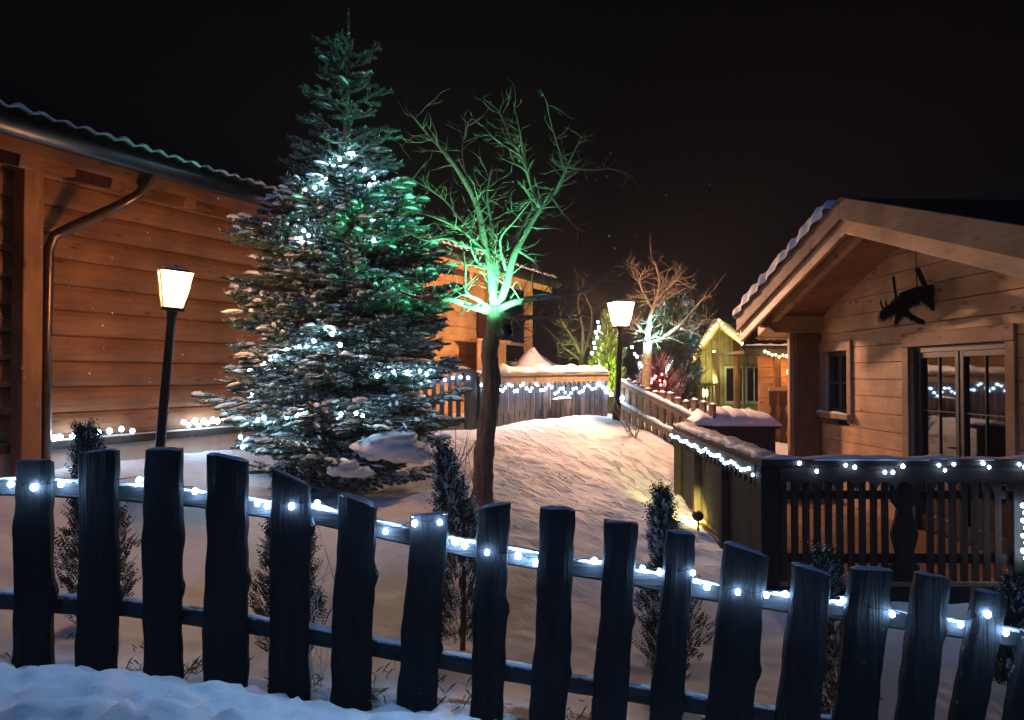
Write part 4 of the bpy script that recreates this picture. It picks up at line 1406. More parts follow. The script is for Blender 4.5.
# window and door
def casing(root, a0, a1, z0, z1, w, mat, sill=False, name='casing'):
    m = MB()
    m.hexa([C(a0 - w, 0.003, z0 - (w if sill else 0)), C(a0, 0.003, z0 - (w if sill else 0)), C(a0, .035, z0 - (w if sill else 0)), C(a0 - w, .035, z0 - (w if sill else 0)), C(a0 - w, .003, z1), C(a0, .003, z1), C(a0, .035, z1), C(a0 - w, .035, z1)][:8])
    m.hexa([C(a1, 0.003, z0 - (w if sill else 0)), C(a1 + w, 0.003, z0 - (w if sill else 0)), C(a1 + w, .035, z0 - (w if sill else 0)), C(a1, .035, z0 - (w if sill else 0)), C(a1, .003, z1), C(a1 + w, .003, z1), C(a1 + w, .035, z1), C(a1, .035, z1)])
    m.hexa([C(a0 - w, 0.003, z1 + .002), C(a1 + w, 0.003, z1 + .002), C(a1 + w, .04, z1 + .002), C(a0 - w, .04, z1 + .002), C(a0 - w, .003, z1 + w + .02), C(a1 + w, .003, z1 + w + .02), C(a1 + w, .04, z1 + w + .02), C(a0 - w, .04, z1 + w + .02)])
    if sill:
        m.hexa([C(a0 - w - .02, .004, z0 - w * .6), C(a1 + w + .02, .004, z0 - w * .6), C(a1 + w + .02, .09, z0 - w * .6), C(a0 - w - .02, .09, z0 - w * .6), C(a0 - w - .02, .004, z0), C(a1 + w + .02, .004, z0), C(a1 + w + .02, .09, z0), C(a0 - w - .02, .09, z0)])
    return m.build(name, mat, root, bevel=.006)

def bar(m, a0, a1, z0, z1, b0, b1):
    m.hexa([C(a0, b0, z0), C(a1, b0, z0), C(a1, b1, z0), C(a0, b1, z0), C(a0, b0, z1), C(a1, b0, z1), C(a1, b1, z1), C(a0, b1, z1)])

win = casing(ch, *WO, .11, M['pinedk'], sill=True, name='window')
m = MB(); bar(m, WO[0], WO[1], WO[2], WO[3], -.11, -.10); m.build('pane', M['glass'], win)
m = MB()
for a0, a1 in ((WO[0], WO[0] + .06), (WO[1] - .06, WO[1]), (.49, .55)): bar(m, a0, a1, WO[2], WO[3], -.098, -.05)
for z0, z1 in ((WO[2], WO[2] + .06), (WO[3] - .06, WO[3]), (-.12, -.09)): bar(m, WO[0] + .06, .49, z0, z1, -.097, -.052); bar(m, .55, WO[1] - .06, z0, z1, -.097, -.052)
m.build('window_frame', M['frame'], win)
m = MB(); m.snow_strip([C(.05, .065, WO[2]), C(.98, .065, WO[2])], .05, .03, seed=2); m.build('sill_snow', M['snow'], win, smooth=True)

dc = casing(ch, DO[0], DO[1], ZF, DO[2], .13, M['pinedk'], name='door_casing')
m = MB()
bar(m, DO[0], DO[0] + .05, ZF, DO[2], -.11, -.03); bar(m, DO[1] - .05, DO[1], ZF, DO[2], -.11, -.03); bar(m, DO[0] + .05, DO[1] - .05, DO[2] - .06, DO[2], -.11, -.03)
m.build('door_frame', M['frame'], dc)
mid = (DO[0] + DO[1]) / 2
for a0, a1 in ((DO[0] + .052, mid - .012), (mid + .012, DO[1] - .052)):
    m = MB(); st = .058; z0, z1 = ZF + .02, DO[2] - .062
    bar(m, a0, a0 + st, z0, z1, -.10, -.045); bar(m, a1 - st, a1, z0, z1, -.10, -.045)
    bar(m, a0 + st, a1 - st, z1 - st, z1, -.10, -.045); bar(m, a0 + st, a1 - st, z0, z0 + .16, -.10, -.045)
    dr = m.build('door', M['frame'], ch, bevel=.004)
    m = MB(); bar(m, a0 + st, a1 - st, z0 + .16, z1 - st, -.085, -.077); m.build('pane', M['glass'], dr)
    m = MB(); am = (a0 + a1) / 2
    bar(m, am - .005, am + .005, z0 + .16, z1 - st, -.075, -.062)
    for zz in (-.38, -1.0): bar(m, a0 + st, am - .008, zz, zz + .010, -.0755, -.0625); bar(m, am + .008, a1 - st, zz, zz + .010, -.0755, -.0625)
    m.build('glazing_bar', M['frame'], dr)
m = MB(); m.tube([C(mid - .05, -.03, -.72), C(mid - .05, .0, -.72), C(mid - .16, .0, -.72)], .009, 8); m.build('door_handle', M['metal'], ch, smooth=True)

# roof
def slab(m, dz0, dz1, b0, b1, far=-.36, near=6.3, side=0):
    for a0, a1 in ((far, 2.9), (2.9, near)):
        if side == 1 and a0 >= 2.9: continue
        if side == 2 and a0 < 2.9: continue
        m.hexa([C(a0, b1, zr(a0) + dz0), C(a1, b1, zr(a1) + dz0), C(a1, b0, zr(a1) + dz0), C(a0, b0, zr(a0) + dz0), C(a0, b1, zr(a0) + dz1), C(a1, b1, zr(a1) + dz1), C(a1, b0, zr(a1) + dz1), C(a0, b0, zr(a0) + dz1)])
m = MB(); slab(m, -.13, -.08, -6.0, .955)
roof = m.build('roof', M['soffit'], ch)
m = MB()
for sg, rows in ((-1, 11), (1, 11)):
    for r in range(rows):
        o0 = (3.28 if sg < 0 else 3.46) - r * .33
        o0 = max(o0, .02); o1 = max(0.0, o0 - .37)
        a0, a1 = 2.9 + sg * o0, 2.9 + sg * o1
        z0, z1 = 1.79 - .294 * o0, 1.79 - .294 * o1
        p = [C(a0, .99, z0 - .075), C(a1, .99, z1 - .075), C(a1, -6, z1 - .075), C(a0, -6, z0 - .075), C(a0, .99, z0 + .012), C(a1, .99, z1 - .03), C(a1, -6, z1 - .03), C(a0, -6, z0 + .012)]
        m.hexa(p)
m.build('roof_tiles', M['tile'], roof, bevel=.01)
def roof_snow(m, a_lo, a_hi, b0, b1, h, seed):
    na, nb = int(abs(a_hi - a_lo) / .06), 24
    vs, fs = [], []
    for i in range(na + 1):
        a = a_lo + (a_hi - a_lo) * i / na
        for j in range(nb + 1):
            f = j / nb
            b = b0 + (b1 - b0) * (1 - (1 - f) ** 2)
            e = min(1, (1 - f) * 6, f * 4 + .02) ** .5
            ee = min(1, min(i, na - i) / 2.5) ** .5
            bump = 1 + .55 * nz(a * 3.0, b * 2.0, seed) + .3 * nz(a * 9, b * 5, seed + 3)
            bb = b + (.03 * nz(a * 5, 2.0, seed) + .02 * math.sin(a * 2 * PI / .33)) * f
            vs.append(C(a, bb, zr(a) - .02 + (h * bump) * e * ee))
    c = nb + 1
    for i in range(na):
        for j in range(nb): fs.append((i * c + j, i * c + j + 1, (i + 1) * c + j + 1, (i + 1) * c + j))
    m.add(vs, fs)
m = MB(); roof_snow(m, -.40, 2.72, -.15, 1.09, .15, 1.0); m.build('roof_snow', M['snow'], roof, smooth=True)
def barge(dz0, dz1, b0, b1, mat, name):
    for a0, a1 in ((-.38, 2.9), (2.9, 6.32)):
        m = MB()
        m.hexa([C(a0, b1, zr(a0) + dz0), C(a1, b1, zr(a1) + dz0), C(a1, b0, zr(a1) + dz0), C(a0, b0, zr(a0) + dz0), C(a0, b1, zr(a0) + dz1), C(a1, b1, zr(a1) + dz1), C(a1, b0, zr(a1) + dz1), C(a0, b0, zr(a0) + dz1)])
        m.build(name, mat, roof, bevel=.006)
barge(-.215, .01, 1.0, 1.035, M['fascia'], 'bargeboard')
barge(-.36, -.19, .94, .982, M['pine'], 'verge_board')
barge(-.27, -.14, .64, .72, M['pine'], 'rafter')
def purlin(a, w, h, b1, corbel=True):
    m = MB()
    zt = zr(a) - .145 if a == 2.9 else zr(a + (w / 2 if a > 2.9 else -w / 2)) - .14
    prof = [(-.6, zt), (b1, zt), (b1, zt - h * .45), (b1 - .03, zt - h * .62), (b1 - .07, zt - h * .70), (b1 - .13, zt - h * .72), (b1 - .16, zt - h * .85), (b1 - .20, zt - h), (-.6, zt - h)]
    m.prism(prof[::-1], lambda u, wv, t: C(t, u, wv), a - w / 2, a + w / 2)
    m.build('purlin', M['pinez'], ch, bevel=.008)
purlin(2.9, .16, .26, .90); purlin(.08, .16, .22, .88); purlin(5.72, .16, .24, .92)
m = MB()
m.hexa([C(-.06, .36, ZF), C(.08, .36, ZF), C(.08, .004, ZF), C(-.06, .004, ZF), C(-.06, .36, .60), C(.08, .36, .60), C(.08, .004, .60), C(-.06, .004, .60)])
m.build('corner_post', M['logpost'], ch, bevel=.006)
m = MB()
bar(m, -.055, .03, ZF, .60, .363, .43)
m.build('corner_trim', M['pinez'], ch, bevel=.006)

# deck: boards, skirt
def XR(Y): return 2.27 + (10.8 - Y) * (-.17 / 4.3)
m = MB()
dz = EYE + ZF
nb = 30
for i in range(nb):
    y0 = 10.85 - i * .148; y1 = y0 - .142
    m.hexa([(XR(y0) - .02, y1, dz - .04), (4.6, y1, dz - .04), (4.6, y0, dz - .04), (XR(y0) - .02, y0, dz - .04), (XR(y0) - .02, y1, dz - .003), (4.6, y1, dz - .003), (4.6, y0, dz - .003), (XR(y0) - .02, y0, dz - .003)])
dk = m.build('deck', M['deck'], ch)
m = MB()
m.beam((2.02, 6.42, dz - .16), (6.0, 6.42, dz - .16), .08, .22)
m.beam((XR(6.4) - .03, 6.42, dz - .16), (XR(10.8) - .03, 10.85, dz - .16), .08, .22)
m.build('deck_beam', M['brownx'], ch)
m = MB()
k = 24
for i in range(k):
    x = 2.05 + i * .165
    m.beam((x, 6.44, dz - .9), (x, 6.44, dz - .275), .15, .025, up=(0, 1, 0))
m.build('deck_skirt', M['brown'], ch)
# interior right wall extension out of frame keeps the porch enclosed
# ------------------------------------------------------------------ porch railing
pr = thing('porch_railing', (2.1, 6.5, dz), 'dark porch railing with scalloped apron, solid long side and open slats in front', 'railing')
zt = P(0, 461, 6.5).z
A_, B_ = Vector((XR(10.8), 10.8, 0)), Vector((2.1, 6.5, 0))
sd = Vector((-1, -.04, 0)).normalized()
for nm, a, b in (('side', A_, B_),):
    n = 40
    m = MB(); rr = random.Random(4)
    for i in range(n):
        p = a.lerp(b, (i + .5) / n)
        m.beam((p.x + rr.uniform(-.006, .006), p.y, dz - .08), (p.x + rr.uniform(-.006, .006), p.y, zt - .04), .096, .024, up=sd)
    m.build('board_panel', M['brown'], pr)
    for f in (.02, .33, .66):
        p = a.lerp(b, f); m = MB(); m.beam(Vector((p.x, p.y, dz - .35)) + sd * .055, Vector((p.x, p.y, zt - .03)) + sd * .055, .09, .08, up=sd); m.build('post', M['brown'], pr, bevel=.008)
m = MB(); m.beam((2.06, 6.47, dz - .4), (2.06, 6.47, zt - .03), .15, .15, up=(0, 1, 0)); m.build('corner_post', M['brown'], pr, bevel=.01)
m = MB(); m.beam(Vector((A_.x, A_.y, zt)), Vector((B_.x - .01, B_.y + .06, zt)), .20, .055); m.build('top_rail', M['brown'], pr, bevel=.008)
m = MB(); m.beam((1.98, 6.46, zt), (6.0, 6.46, zt), .20, .056); m.build('top_rail', M['brownx'], pr, bevel=.008)
m = MB(); m.snow_strip([Vector((A_.x, A_.y, zt + .02)), Vector((B_.x - .01, B_.y, zt + .02))], .21, .055, seed=12, vary=.5); m.build('snow_cap', M['snow'], pr, smooth=True)
m = MB(); m.snow_strip([Vector((2.0, 6.46, zt + .02)), Vector((6.0, 6.46, zt + .02))], .20, .028, seed=19, vary=.6); m.build('snow_cap', M['snow'], pr, smooth=True)
m = MB(); scallop_board(m, Vector((2.13, 6.40, 0)), Vector((4.12, 6.40, 0)), zt - .03, zt - .03, .19, 13, .024, Vector((0, -1, 0))); m.build('apron_board', M['brownx'], pr)
m = MB(); scallop_board(m, A_ + sd * .1, B_ + sd * .1 + Vector((0, .05, 0)), zt - .03, zt - .03, .18, 24, .022, sd); m.build('apron_board', M['brown'], pr)
for zz, h in ((P(0, 494, 6.5).z, .065), (P(0, 557, 6.5).z, .075)):
    m = MB(); m.beam((2.13, 6.49, zz), (5.9, 6.49, zz), .045, h); m.build('cross_rail', M['brownx'], pr, bevel=.005)
m = MB()
x = 2.18
while x < 5.8:
    if abs(x - P(899, 0, 6.5).x) > .13 and abs(x - P(1012, 0, 6.5).x) > .08:
        q = MB(); q.beam((x, 6.45, dz - .05), (x, 6.45, zt - .03), .052, .024, up=(0, 1, 0)); q.build('slat', M['redbrown'], pr)
    x += .0905
px_ = P(899, 0, 6.5).x
prof = [(.115, dz - .06), (.115, dz + .12), (.06, dz + .17), (.085, dz + .28), (.11, dz + .38), (.075, dz + .5), (.06, dz + .58), (.105, dz + .64), (.115, zt - .20), (.115, zt - .03)]
poly = [(px_ + r, z) for r, z in prof] + [(px_ - r, z) for r, z in prof[::-1]]
m = MB(); m.prism(poly, lambda u, w_, t_: Vector((u, t_, w_)), 6.455, 6.425); m.build('carved_baluster', M['brown'], pr)
px_ = P(1012, 0, 6.5).x
m = MB(); m.beam((px_, 6.47, dz - .3), (px_, 6.47, zt - .03), .10, .10, up=(0, 1, 0)); m.build('post', M['brown'], pr, bevel=.008)

lp = []
rb = random.Random(2)
for i in range(34):
    f = (i + .5) / 34
    p = A_.lerp(B_, f) + sd * .135
    lp.append(Vector((p.x, p.y, zt - .07 - .045 * abs(math.sin(f * 23)) - .02 * rb.random())))
light_string('railing_lights', lp, .013, 'string of white bulbs along the long solid side of the porch railing', M['ledfar'], group='white light strings', wire=.003)
lp = [P(x, y, 6.34) for x, y in [(799, 463), (816, 471), (845, 465), (854, 467), (884, 472), (892, 472), (902, 466), (938, 465), (944, 470), (953, 464), (982, 463), (988, 467), (1018, 464), (1024, 467), (1040, 466)]]
light_string('railing_lights', lp, .013, 'string of white bulbs on the front apron of the porch railing', M['ledfar'], group='white light strings', wire=.003)
lp = [P(1021 + (i % 2) * 3, 505 + i * 7.5, 6.36) for i in range(8)]
light_string('hanging_lights', lp, .016, 'white bulbs hanging down the end post of the porch railing at the right edge', M['ledfar'], group='white light strings', wire=.003)

# yellow floodlight on the snow by the balcony
c = Vector((XR(8.75) - .16, 8.75, 0)); c.z = gz(c.x, c.y) + .16
fl = thing('floodlight', c, 'small yellow floodlight on the snow at the foot of the balcony boards', 'floodlight')
tg = Vector((XR(9.7) - .18, 9.7, 0)); tg.z = gz(tg.x, tg.y)
d = (tg - c).normalized()
axm = d.to_track_quat('Z', 'Y').to_matrix()
m = MB(); m.lathe(c, [(.03, -.08), (.05, -.06), (.055, .02), (.062, .03)], 12, axis=axm); m.build('housing', M['black'], fl, smooth=True)
m = MB(); m.lathe(c + d * .031, [(.05, 0), (.05, .004)], 12, axis=axm); m.build('lens', M['flood_y'], fl)
m = MB(); m.tube([c - Vector((0, 0, .2)), c - Vector((0, 0, .03))], .012, 6); m.build('spike', M['black'], fl)
spot('yellow_flood', c + d * .06, tg, (1.0, .86, .2), 190, 74, fl)

# ------------------------------------------------------------------ dark hanging figure under the gable
def figure():
    o = C(3.0, .32, .86)
    t = thing('hanging_figure', o, 'dark shaggy carved figure hanging under the chalet gable', 'figure')
    def q(px, py, Y): return P(px, py, Y)
    Y = 8.25
    me = bpy.data.meshes.new('body')
    J = [(q(912, 297, Y), .085), (q(924, 292, Y), .07), (q(901, 300, Y - .02), .085), (q(893, 308, Y - .05), .05), (q(887, 312, Y - .08), .062), (q(881, 318, Y - .1), .04),
         (q(905, 312, Y - .05), .035), (q(914, 318, Y - .05), .028), (q(924, 322, Y - .02), .022),
         (q(934, 288, Y), .05), (q(944, 290, Y + .02), .03), (q(899, 316, Y - .02), .03), (q(896, 323, Y - .02), .02),
         (q(928, 300, Y), .04), (q(934, 308, Y - .02), .024)]
    E = [(0, 1), (0, 2), (2, 3), (3, 4), (4, 5), (2, 6), (6, 7), (7, 8), (1, 9), (9, 10), (2, 11), (11, 12), (1, 13), (13, 14)]
    me.from_pydata([tuple(p - o) for p, r in J], E, [])
    b = bpy.data.objects.new('body', me); COL.objects.link(b); b.parent = t
    b.modifiers.new('skin', 'SKIN')
    for v, (p, r) in zip(me.skin_vertices[0].data, J): v.radius = (r, r)
    me.skin_vertices[0].data[0].use_root = True
    s = b.modifiers.new('sub', 'SUBSURF'); s.levels = 2; s.render_levels = 2
    me.materials.append(M['fur'])
    # shaggy coat
    rr = random.Random(6)
    f = MB(); vs, fs = [], []
    for k in range(2600):
        i, j = E[rr.randrange(len(E))]
        g = rr.random()
        c = J[i][0].lerp(J[j][0], g); r = J[i][1] * (1 - g) + J[j][1] * g
        v = Vector((rr.gauss(0, 1), rr.gauss(0, 1), rr.gauss(0, 1))).normalized()
        p = c + v * r * .9
        L = rr.uniform(.03, .085) if i < 4 or i == 9 else rr.uniform(.015, .035)
        e = p + (v * .5 + Vector((.25, 0, -.75))).normalized() * L
        sdv = v.cross(Vector((0, 0, 1))).normalized() * .005
        n = len(vs); vs += [p - sdv, p + sdv, e]; fs.append((n, n + 1, n + 2))
    f.add(vs, fs); f.build('fur_coat', M['fur'], t)
    for a, bb in (((918, 268, Y + .04), (938, 314, Y - .02)), ((894, 276, Y + .02), (897, 300, Y))):
        m = MB(); m.beam(q(*a), q(*bb), .055 if a[0] > 900 else .025, .018, up=(0, 1, 0)); m.build('board' if a[0] > 900 else 'stick', M['brown'], t, bevel=.004)
    for px in (884, 889):
        m = MB(); m.tube([q(px, 309, Y - .08), q(px - 3, 303, Y - .08), q(px - 2, 299, Y - .07)], [.012, .009, .003], 6); m.build('horn', M['fur'], t, smooth=True)
    m = MB(); m.tube([q(918, 290, Y + .02), C(2.95, .30, zr(2.95) - .14)], .006, 5); m.build('cord', M['wire'], t)
figure()

# ------------------------------------------------------------------ things beyond the balcony
# snow topped tub
tb = thing('wooden_box', P(728, 450, 12.3), 'dark wooden box under a thick rounded snow cover behind the balcony', 'box')
p0, p1 = P(692, 421, 12.4), P(768, 428, 11.8)
x0, x1 = 2.72, 3.80
ztb = P(0, 426, 12.2).z
m = MB()
n = 12
for i in range(n):
    xx = x0 + (x1 - x0) * i / n
    m.box(xx + .003, xx + (x1 - x0) / n - .003, 11.55, 11.6, gz(3.2, 12) - .5, ztb)
m.box(x0, x0 + .04, 11.61, 12.7, gz(3.2, 12) - .5, ztb); m.box(x1 - .04, x1, 11.61, 12.7, gz(3.2, 12) - .5, ztb); m.box(x0 + .05, x1 - .05, 12.6, 12.66, gz(3.2, 12) - .5, ztb)
m.build('box_boards', M['brown'], tb)
m = MB()
m.box(x0 - .05, x1 + .05, 11.5, 12.75, ztb + .003, ztb + .05); m.build('lid', M['brownx'], tb, bevel=.01)
m = MB(); m.snow_strip([Vector((x0 - .08, 12.12, ztb + .045)), Vector((x1 + .08, 12.12, ztb + .045))], 1.25, .24, seed=31, n=13, vary=.35); m.build('snow_cover', M['snow'], tb, smooth=True)

# orange cabin behind the chalet with its own railing
oc = thing('log_cabin', P(790, 440, 16), 'orange lit cabin corner with cut-out railing between yellow hut and chalet', 'cabin')
m = MB()
for k in range(16):
    z0 = EYE - 1.45 + k * .2
    m.box(4.95, 8.5, 16.0, 16.12, z0 + .003, z0 + .197)
m.build('wall', M['soffit'], oc, bevel=.006)
m = MB(); m.box(4.75, 8.6, 15.1, 18.5, EYE + .44, EYE + .5); o_ = m.build('roof', M['soffit'], oc)
m = MB()
for i in range(60):
    xx = 4.35 + i * .07
    m.tube([(xx, 14.95, EYE + .52 + .012 * (i % 2)), (xx + 1.1, 18.5, EYE + .95 + .012 * (i % 2))], .05, 6)
m.build('roof_tiles', M['tile'], o_)
m = MB(); m.snow_strip([Vector((4.35, 14.98, EYE + .555)), Vector((8.5, 14.98, EYE + .555))], .12, .03, seed=6, vary=.8); m.build('roof_snow', M['snow'], o_, smooth=True)
m = MB(); m.beam((4.35, 14.98, EYE + .42), (8.5, 14.98, EYE + .42), .05, .14); m.build('fascia', M['brownx'], oc)
m = MB(); m.beam((5.0, 15.1, EYE - 1.5), (5.0, 15.1, EYE + .4), .12, .12, up=(0, 1, 0)); m.build('porch_post', M['logpost'], oc, bevel=.01)
ry = 14.9
zt2, zb2 = P(0, 389, ry).z, P(0, 449, ry).z
m = MB(); m.beam((4.78, ry, zt2), (6.6, ry, zt2), .09, .06); m.build('railing_top', M['pinedk'], oc, bevel=.008)
m = MB(); m.beam((4.78, ry, zb2 + .04), (6.6, ry, zb2 + .04), .06, .08); m.build('railing_foot', M['pinedk'], oc, bevel=.008)
for i in range(9):
    xx = 4.86 + i * .185
    prof = [(.075, 0), (.075, .12), (.045, .2), (.07, .33), (.085, .45), (.06, .58), (.035, .66), (.07, .74), (.075, .99)]
    zz = lambda f: zb2 + .08 + (zt2 - zb2 - .11) * f
    poly = [(xx + r, zz(f)) for r, f in prof] + [(xx - r, zz(f)) for r, f in prof[::-1]]
    m = MB(); m.prism(poly, lambda u, w_, t_: Vector((u, t_, w_)), ry + .012, ry - .012); m.build('baluster', M['redbrown'], oc)
m = MB(); m.ball(P(789, 372, 15.7), .05, 10, 6); m.build('porch_bulb', emit('porch_bulb_glow', (1.0, .42, .10), 60.0), oc, smooth=True)
m = MB(); m.box(4.5, 8.5, 14.8, 16.0, EYE - 1.52, EYE - 1.44); m.build('porch_floor', M['deck'], oc)

# yellow-green lit hut
hut = thing('wooden_hut', P(730, 430, 20), 'small hut with yellow lit gable trimmed in warm lights beyond the snowy box', 'hut')
HA = P(718, 319, 19.6); HL = P(690, 358, 19.9); HR = P(763, 352, 19.3)
back = Vector((1.2, 4.5, 0))
m = MB()
for e0, e1 in ((HA, HL), (HA, HR)):
    th = Vector((0, 0, .07))
    m.hexa([e0 - th, e1 - th, e1 - th + back, e0 - th + back, e0, e1, e1 + back, e0 + back])
hr = m.build('roof', M['yellowlit'], hut)
m = MB()
for e0, e1 in ((HA, HL), (HA, HR)):
    off = Vector((0, -.03, .02))
    m.snow_strip([e0 + back * .0 + Vector((.1, .35, .0)), e1 + Vector((.1, .35, .0))], .8, .10, seed=e1.x, n=9)
m.build('roof_snow', M['snow'], hr, smooth=True)
for e0, e1 in ((HA, HL), (HA, HR)):
    m = MB(); m.beam(e0 + Vector((0, -.03, -.09)), e1 + Vector((0, -.03, -.09)), .05, .2); m.build('bargeboard', M['yellowlit'], hr)
wy = 20.5
gzh = gz(5.3, 20.5)
m = MB()
xl, xr = P(700, 0, wy).x, P(772, 0, wy).x
for i in range(12):
    a = xl + (xr - xl) * i / 12; b = xl + (xr - xl) * (i + 1) / 12 - .012
    xm = (a + b) / 2
    # underside of the gable
    ax_, lx, rx = HA.x + .23, HL.x + .2, HR.x + .28
    f = (ax_ - xm) / (ax_ - lx) if xm < ax_ else (xm - ax_) / (rx - ax_)
    zt_ = HA.z + ((HL.z if xm < ax_ else HR.z) - HA.z) * min(1, f) - .12
    m.box(a, b, wy, wy + .05, gzh - .3, zt_)
m.build('wall', M['yellowlit'], hut)
m = MB(); m.box(P(671, 0, 21.5).x, xl + .3, 21.0, 21.1, gz(5, 21) - .3, P(0, 352, 21.5).z); m.build('side_shed', M['brown'], hut)
for pa, pb in ((724, 743), (745, 762)):
    xa, xb = P(pa, 0, wy).x, P(pb, 0, wy).x
    za, zb = P(0, 404, wy).z, P(0, 366, wy).z
    m = MB(); m.box(xa, xb, wy - .04, wy - .004, za, zb); wn = m.build('window', M['shutter'], hut)
    m = MB(); m.box(xa + .05, xb - .05, wy - .046, wy - .041, za + .08, zb - .06); m.build('pane', M['glass'], wn)
    m = MB(); m.box((xa + xb) / 2 - .015, (xa + xb) / 2 + .015, wy - .06, wy - .047, za + .08, zb - .06); m.build('window_bar', M['shutter'], wn)
for pa in (716, 737):
    m = MB(); xx = P(pa, 0, 19.7).x; m.tube([(xx, 19.75, gzh - .2), (xx + .02, 19.72, EYE - .2), (xx, 19.75, P(0, 340 if pa > 720 else 352, 19.7).z)], .085, 9); m.build('porch_post', M['yellowlit'] if pa < 720 else M['logpost'], hut, smooth=True)
xx0, xx1 = P(697, 0, 19.5).x, P(716, 0, 19.5).x
for k in range(6):
    m = MB(); xx = xx0 + (xx1 - xx0) * k / 5.3; m.box(xx, xx + .05, 19.5, 19.53, P(0, 404, 19.5).z, P(0, 386, 19.5).z); m.build('railing_slat', M['yellowlit'], hut)
m = MB(); m.box(xx0 - .03, xx1 + .03, 19.48, 19.56, P(0, 386, 19.5).z + .002, P(0, 384, 19.5).z + .02); m.build('railing_top', M['yellowlit'], hut)
hl = P(705, 393, 19.9)
m = MB(); m.ball(hl, .10, 12, 8); m.build('lamp_globe', M['hutlamp'], hut, smooth=True)
m = MB(); m.tube([hl + Vector((0, 0, -.09)), hl + Vector((0, 0, -.5))], .02, 6); m.build('lamp_stem', M['black'], hut)
m = MB(); m.ball(P(714, 352, 19.9), .03, 8, 5); m.build('gable_bulb', M['ledwarm'], hut, smooth=True)
fh = P(707, 372, 19.0)
spot('hut_flood', hl + Vector((0, -.3, .15)), P(720, 335, 20.2), (1.0, .95, .34), 75, 120, hut)
pts = []
for i in range(13):
    pts.append(HL.lerp(HA, i / 12) + Vector((0, -.10, -.05 + rb.uniform(-.02, .02))))
for i in range(1, 16):
    pts.append(HA.lerp(HR, i / 15) + Vector((0, -.10, -.06 - .12 * math.sin(PI * i / 15) + rb.uniform(-.03, .03))))
light_string('gable_lights', pts, .024, 'warm yellow bulbs outlining the gable of the small hut', M['ledwarm'], wire=.006)
pts = [P(765 + i * 3.6, 352 + 4 * math.sin(i * .35) + rb.uniform(-1, 1), 14.85) for i in range(11)]
light_string('eave_lights', pts, .020, 'warm bulbs strung along the dark eave beside the chalet', M['ledwarm'], wire=.004)
c = P(745, 410, 18.2); c.z = gz(c.x, c.y)
tbn = thing('garden_table', c, 'small plank table dusted with snow in front of the yellow hut', 'table')
m = MB(); zz = P(0, 412, 18.2).z; m.box(P(718, 0, 18.2).x, P(757, 0, 18.2).x, 18.0, 18.6, zz - .05, zz); m.build('table_top', M['soffit'], tbn, bevel=.01)
for xx in (P(722, 0, 18.2).x, P(752, 0, 18.2).x):
    m = MB(); m.box(xx, xx + .07, 18.1, 18.5, c.z - .1, zz - .052); m.build('leg', M['soffit'], tbn)
m = MB(); m.snow_strip([Vector((P(744, 0, 18.2).x, 18.3, zz)), Vector((P(755, 0, 18.2).x, 18.3, zz))], .4, .09, seed=2); m.build('snow_cap', M['snow'], tbn, smooth=True)

# pruned pale tree by the far lamp
def pruned():
    rr = random.Random(33); Y = 16.3
    def q(px, py, dy=0): return P(px, py, Y + dy)
    b = q(646, 408); b.z = gz(b.x, b.y) - .05
    t = thing('pruned_tree', b, 'pollarded pale tree beside the far lamp with stubby upright branches', 'tree')
    m = MB(); m.tube(smooth_path([b, q(646, 390), q(647, 365), q(648, 342)], 4), .095, 10); m.build('trunk', M['palebark'], t, smooth=True)
    cr = MB()
    for pix, r0, r1 in (([(648, 346), (650, 320), (656, 300), (660, 282), (655, 262)], .085, .03), ([(648, 344), (662, 338), (680, 325), (692, 312), (704, 298), (712, 296)], .07, .025),
                        ([(680, 328), (694, 330), (704, 320), (712, 318)], .04, .02), ([(653, 308), (645, 296), (640, 280), (646, 268)], .045, .02), ([(657, 300), (668, 288), (680, 276), (684, 268)], .045, .02),
                        ([(656, 306), (672, 296), (686, 288)], .035, .015), ([(648, 342), (640, 328), (634, 318)], .05, .02)):
        limb(cr, [q(x, y, rr.uniform(-.15, .15) if i else 0) for i, (x, y) in enumerate(pix)], r0 * .72, r1 * .6, rr, 24, .5, 1, 7, 3)
    cr.build('crown', M['palebark'], t, smooth=True)
    c = q(641, 336, -.5)
    fl = thing('floodlight', c, 'bright cyan floodlight fixed to the pollarded tree beside the far lamp', 'floodlight')
    d = (q(672, 330, 1.5) - c).normalized(); axm = d.to_track_quat('Z', 'Y').to_matrix()
    m = MB(); m.lathe(c, [(.04, -.1), (.07, -.07), (.08, .02), (.085, .03)], 12, axis=axm); m.build('housing', M['black'], fl)
    m = MB(); m.lathe(c + d * .031, [(.075, 0), (.075, .005)], 12, axis=axm); m.build('lens', M['flood_c'], fl)
    m = MB(); m.tube([c - d * .02, q(647, 342, 0)], .018, 6); m.build('bracket', M['black'], fl)
    spot('cyan_flood', c + d * .07, q(676, 338, 1.2), (.30, 1.0, .95), 420, 95, fl)
pruned()

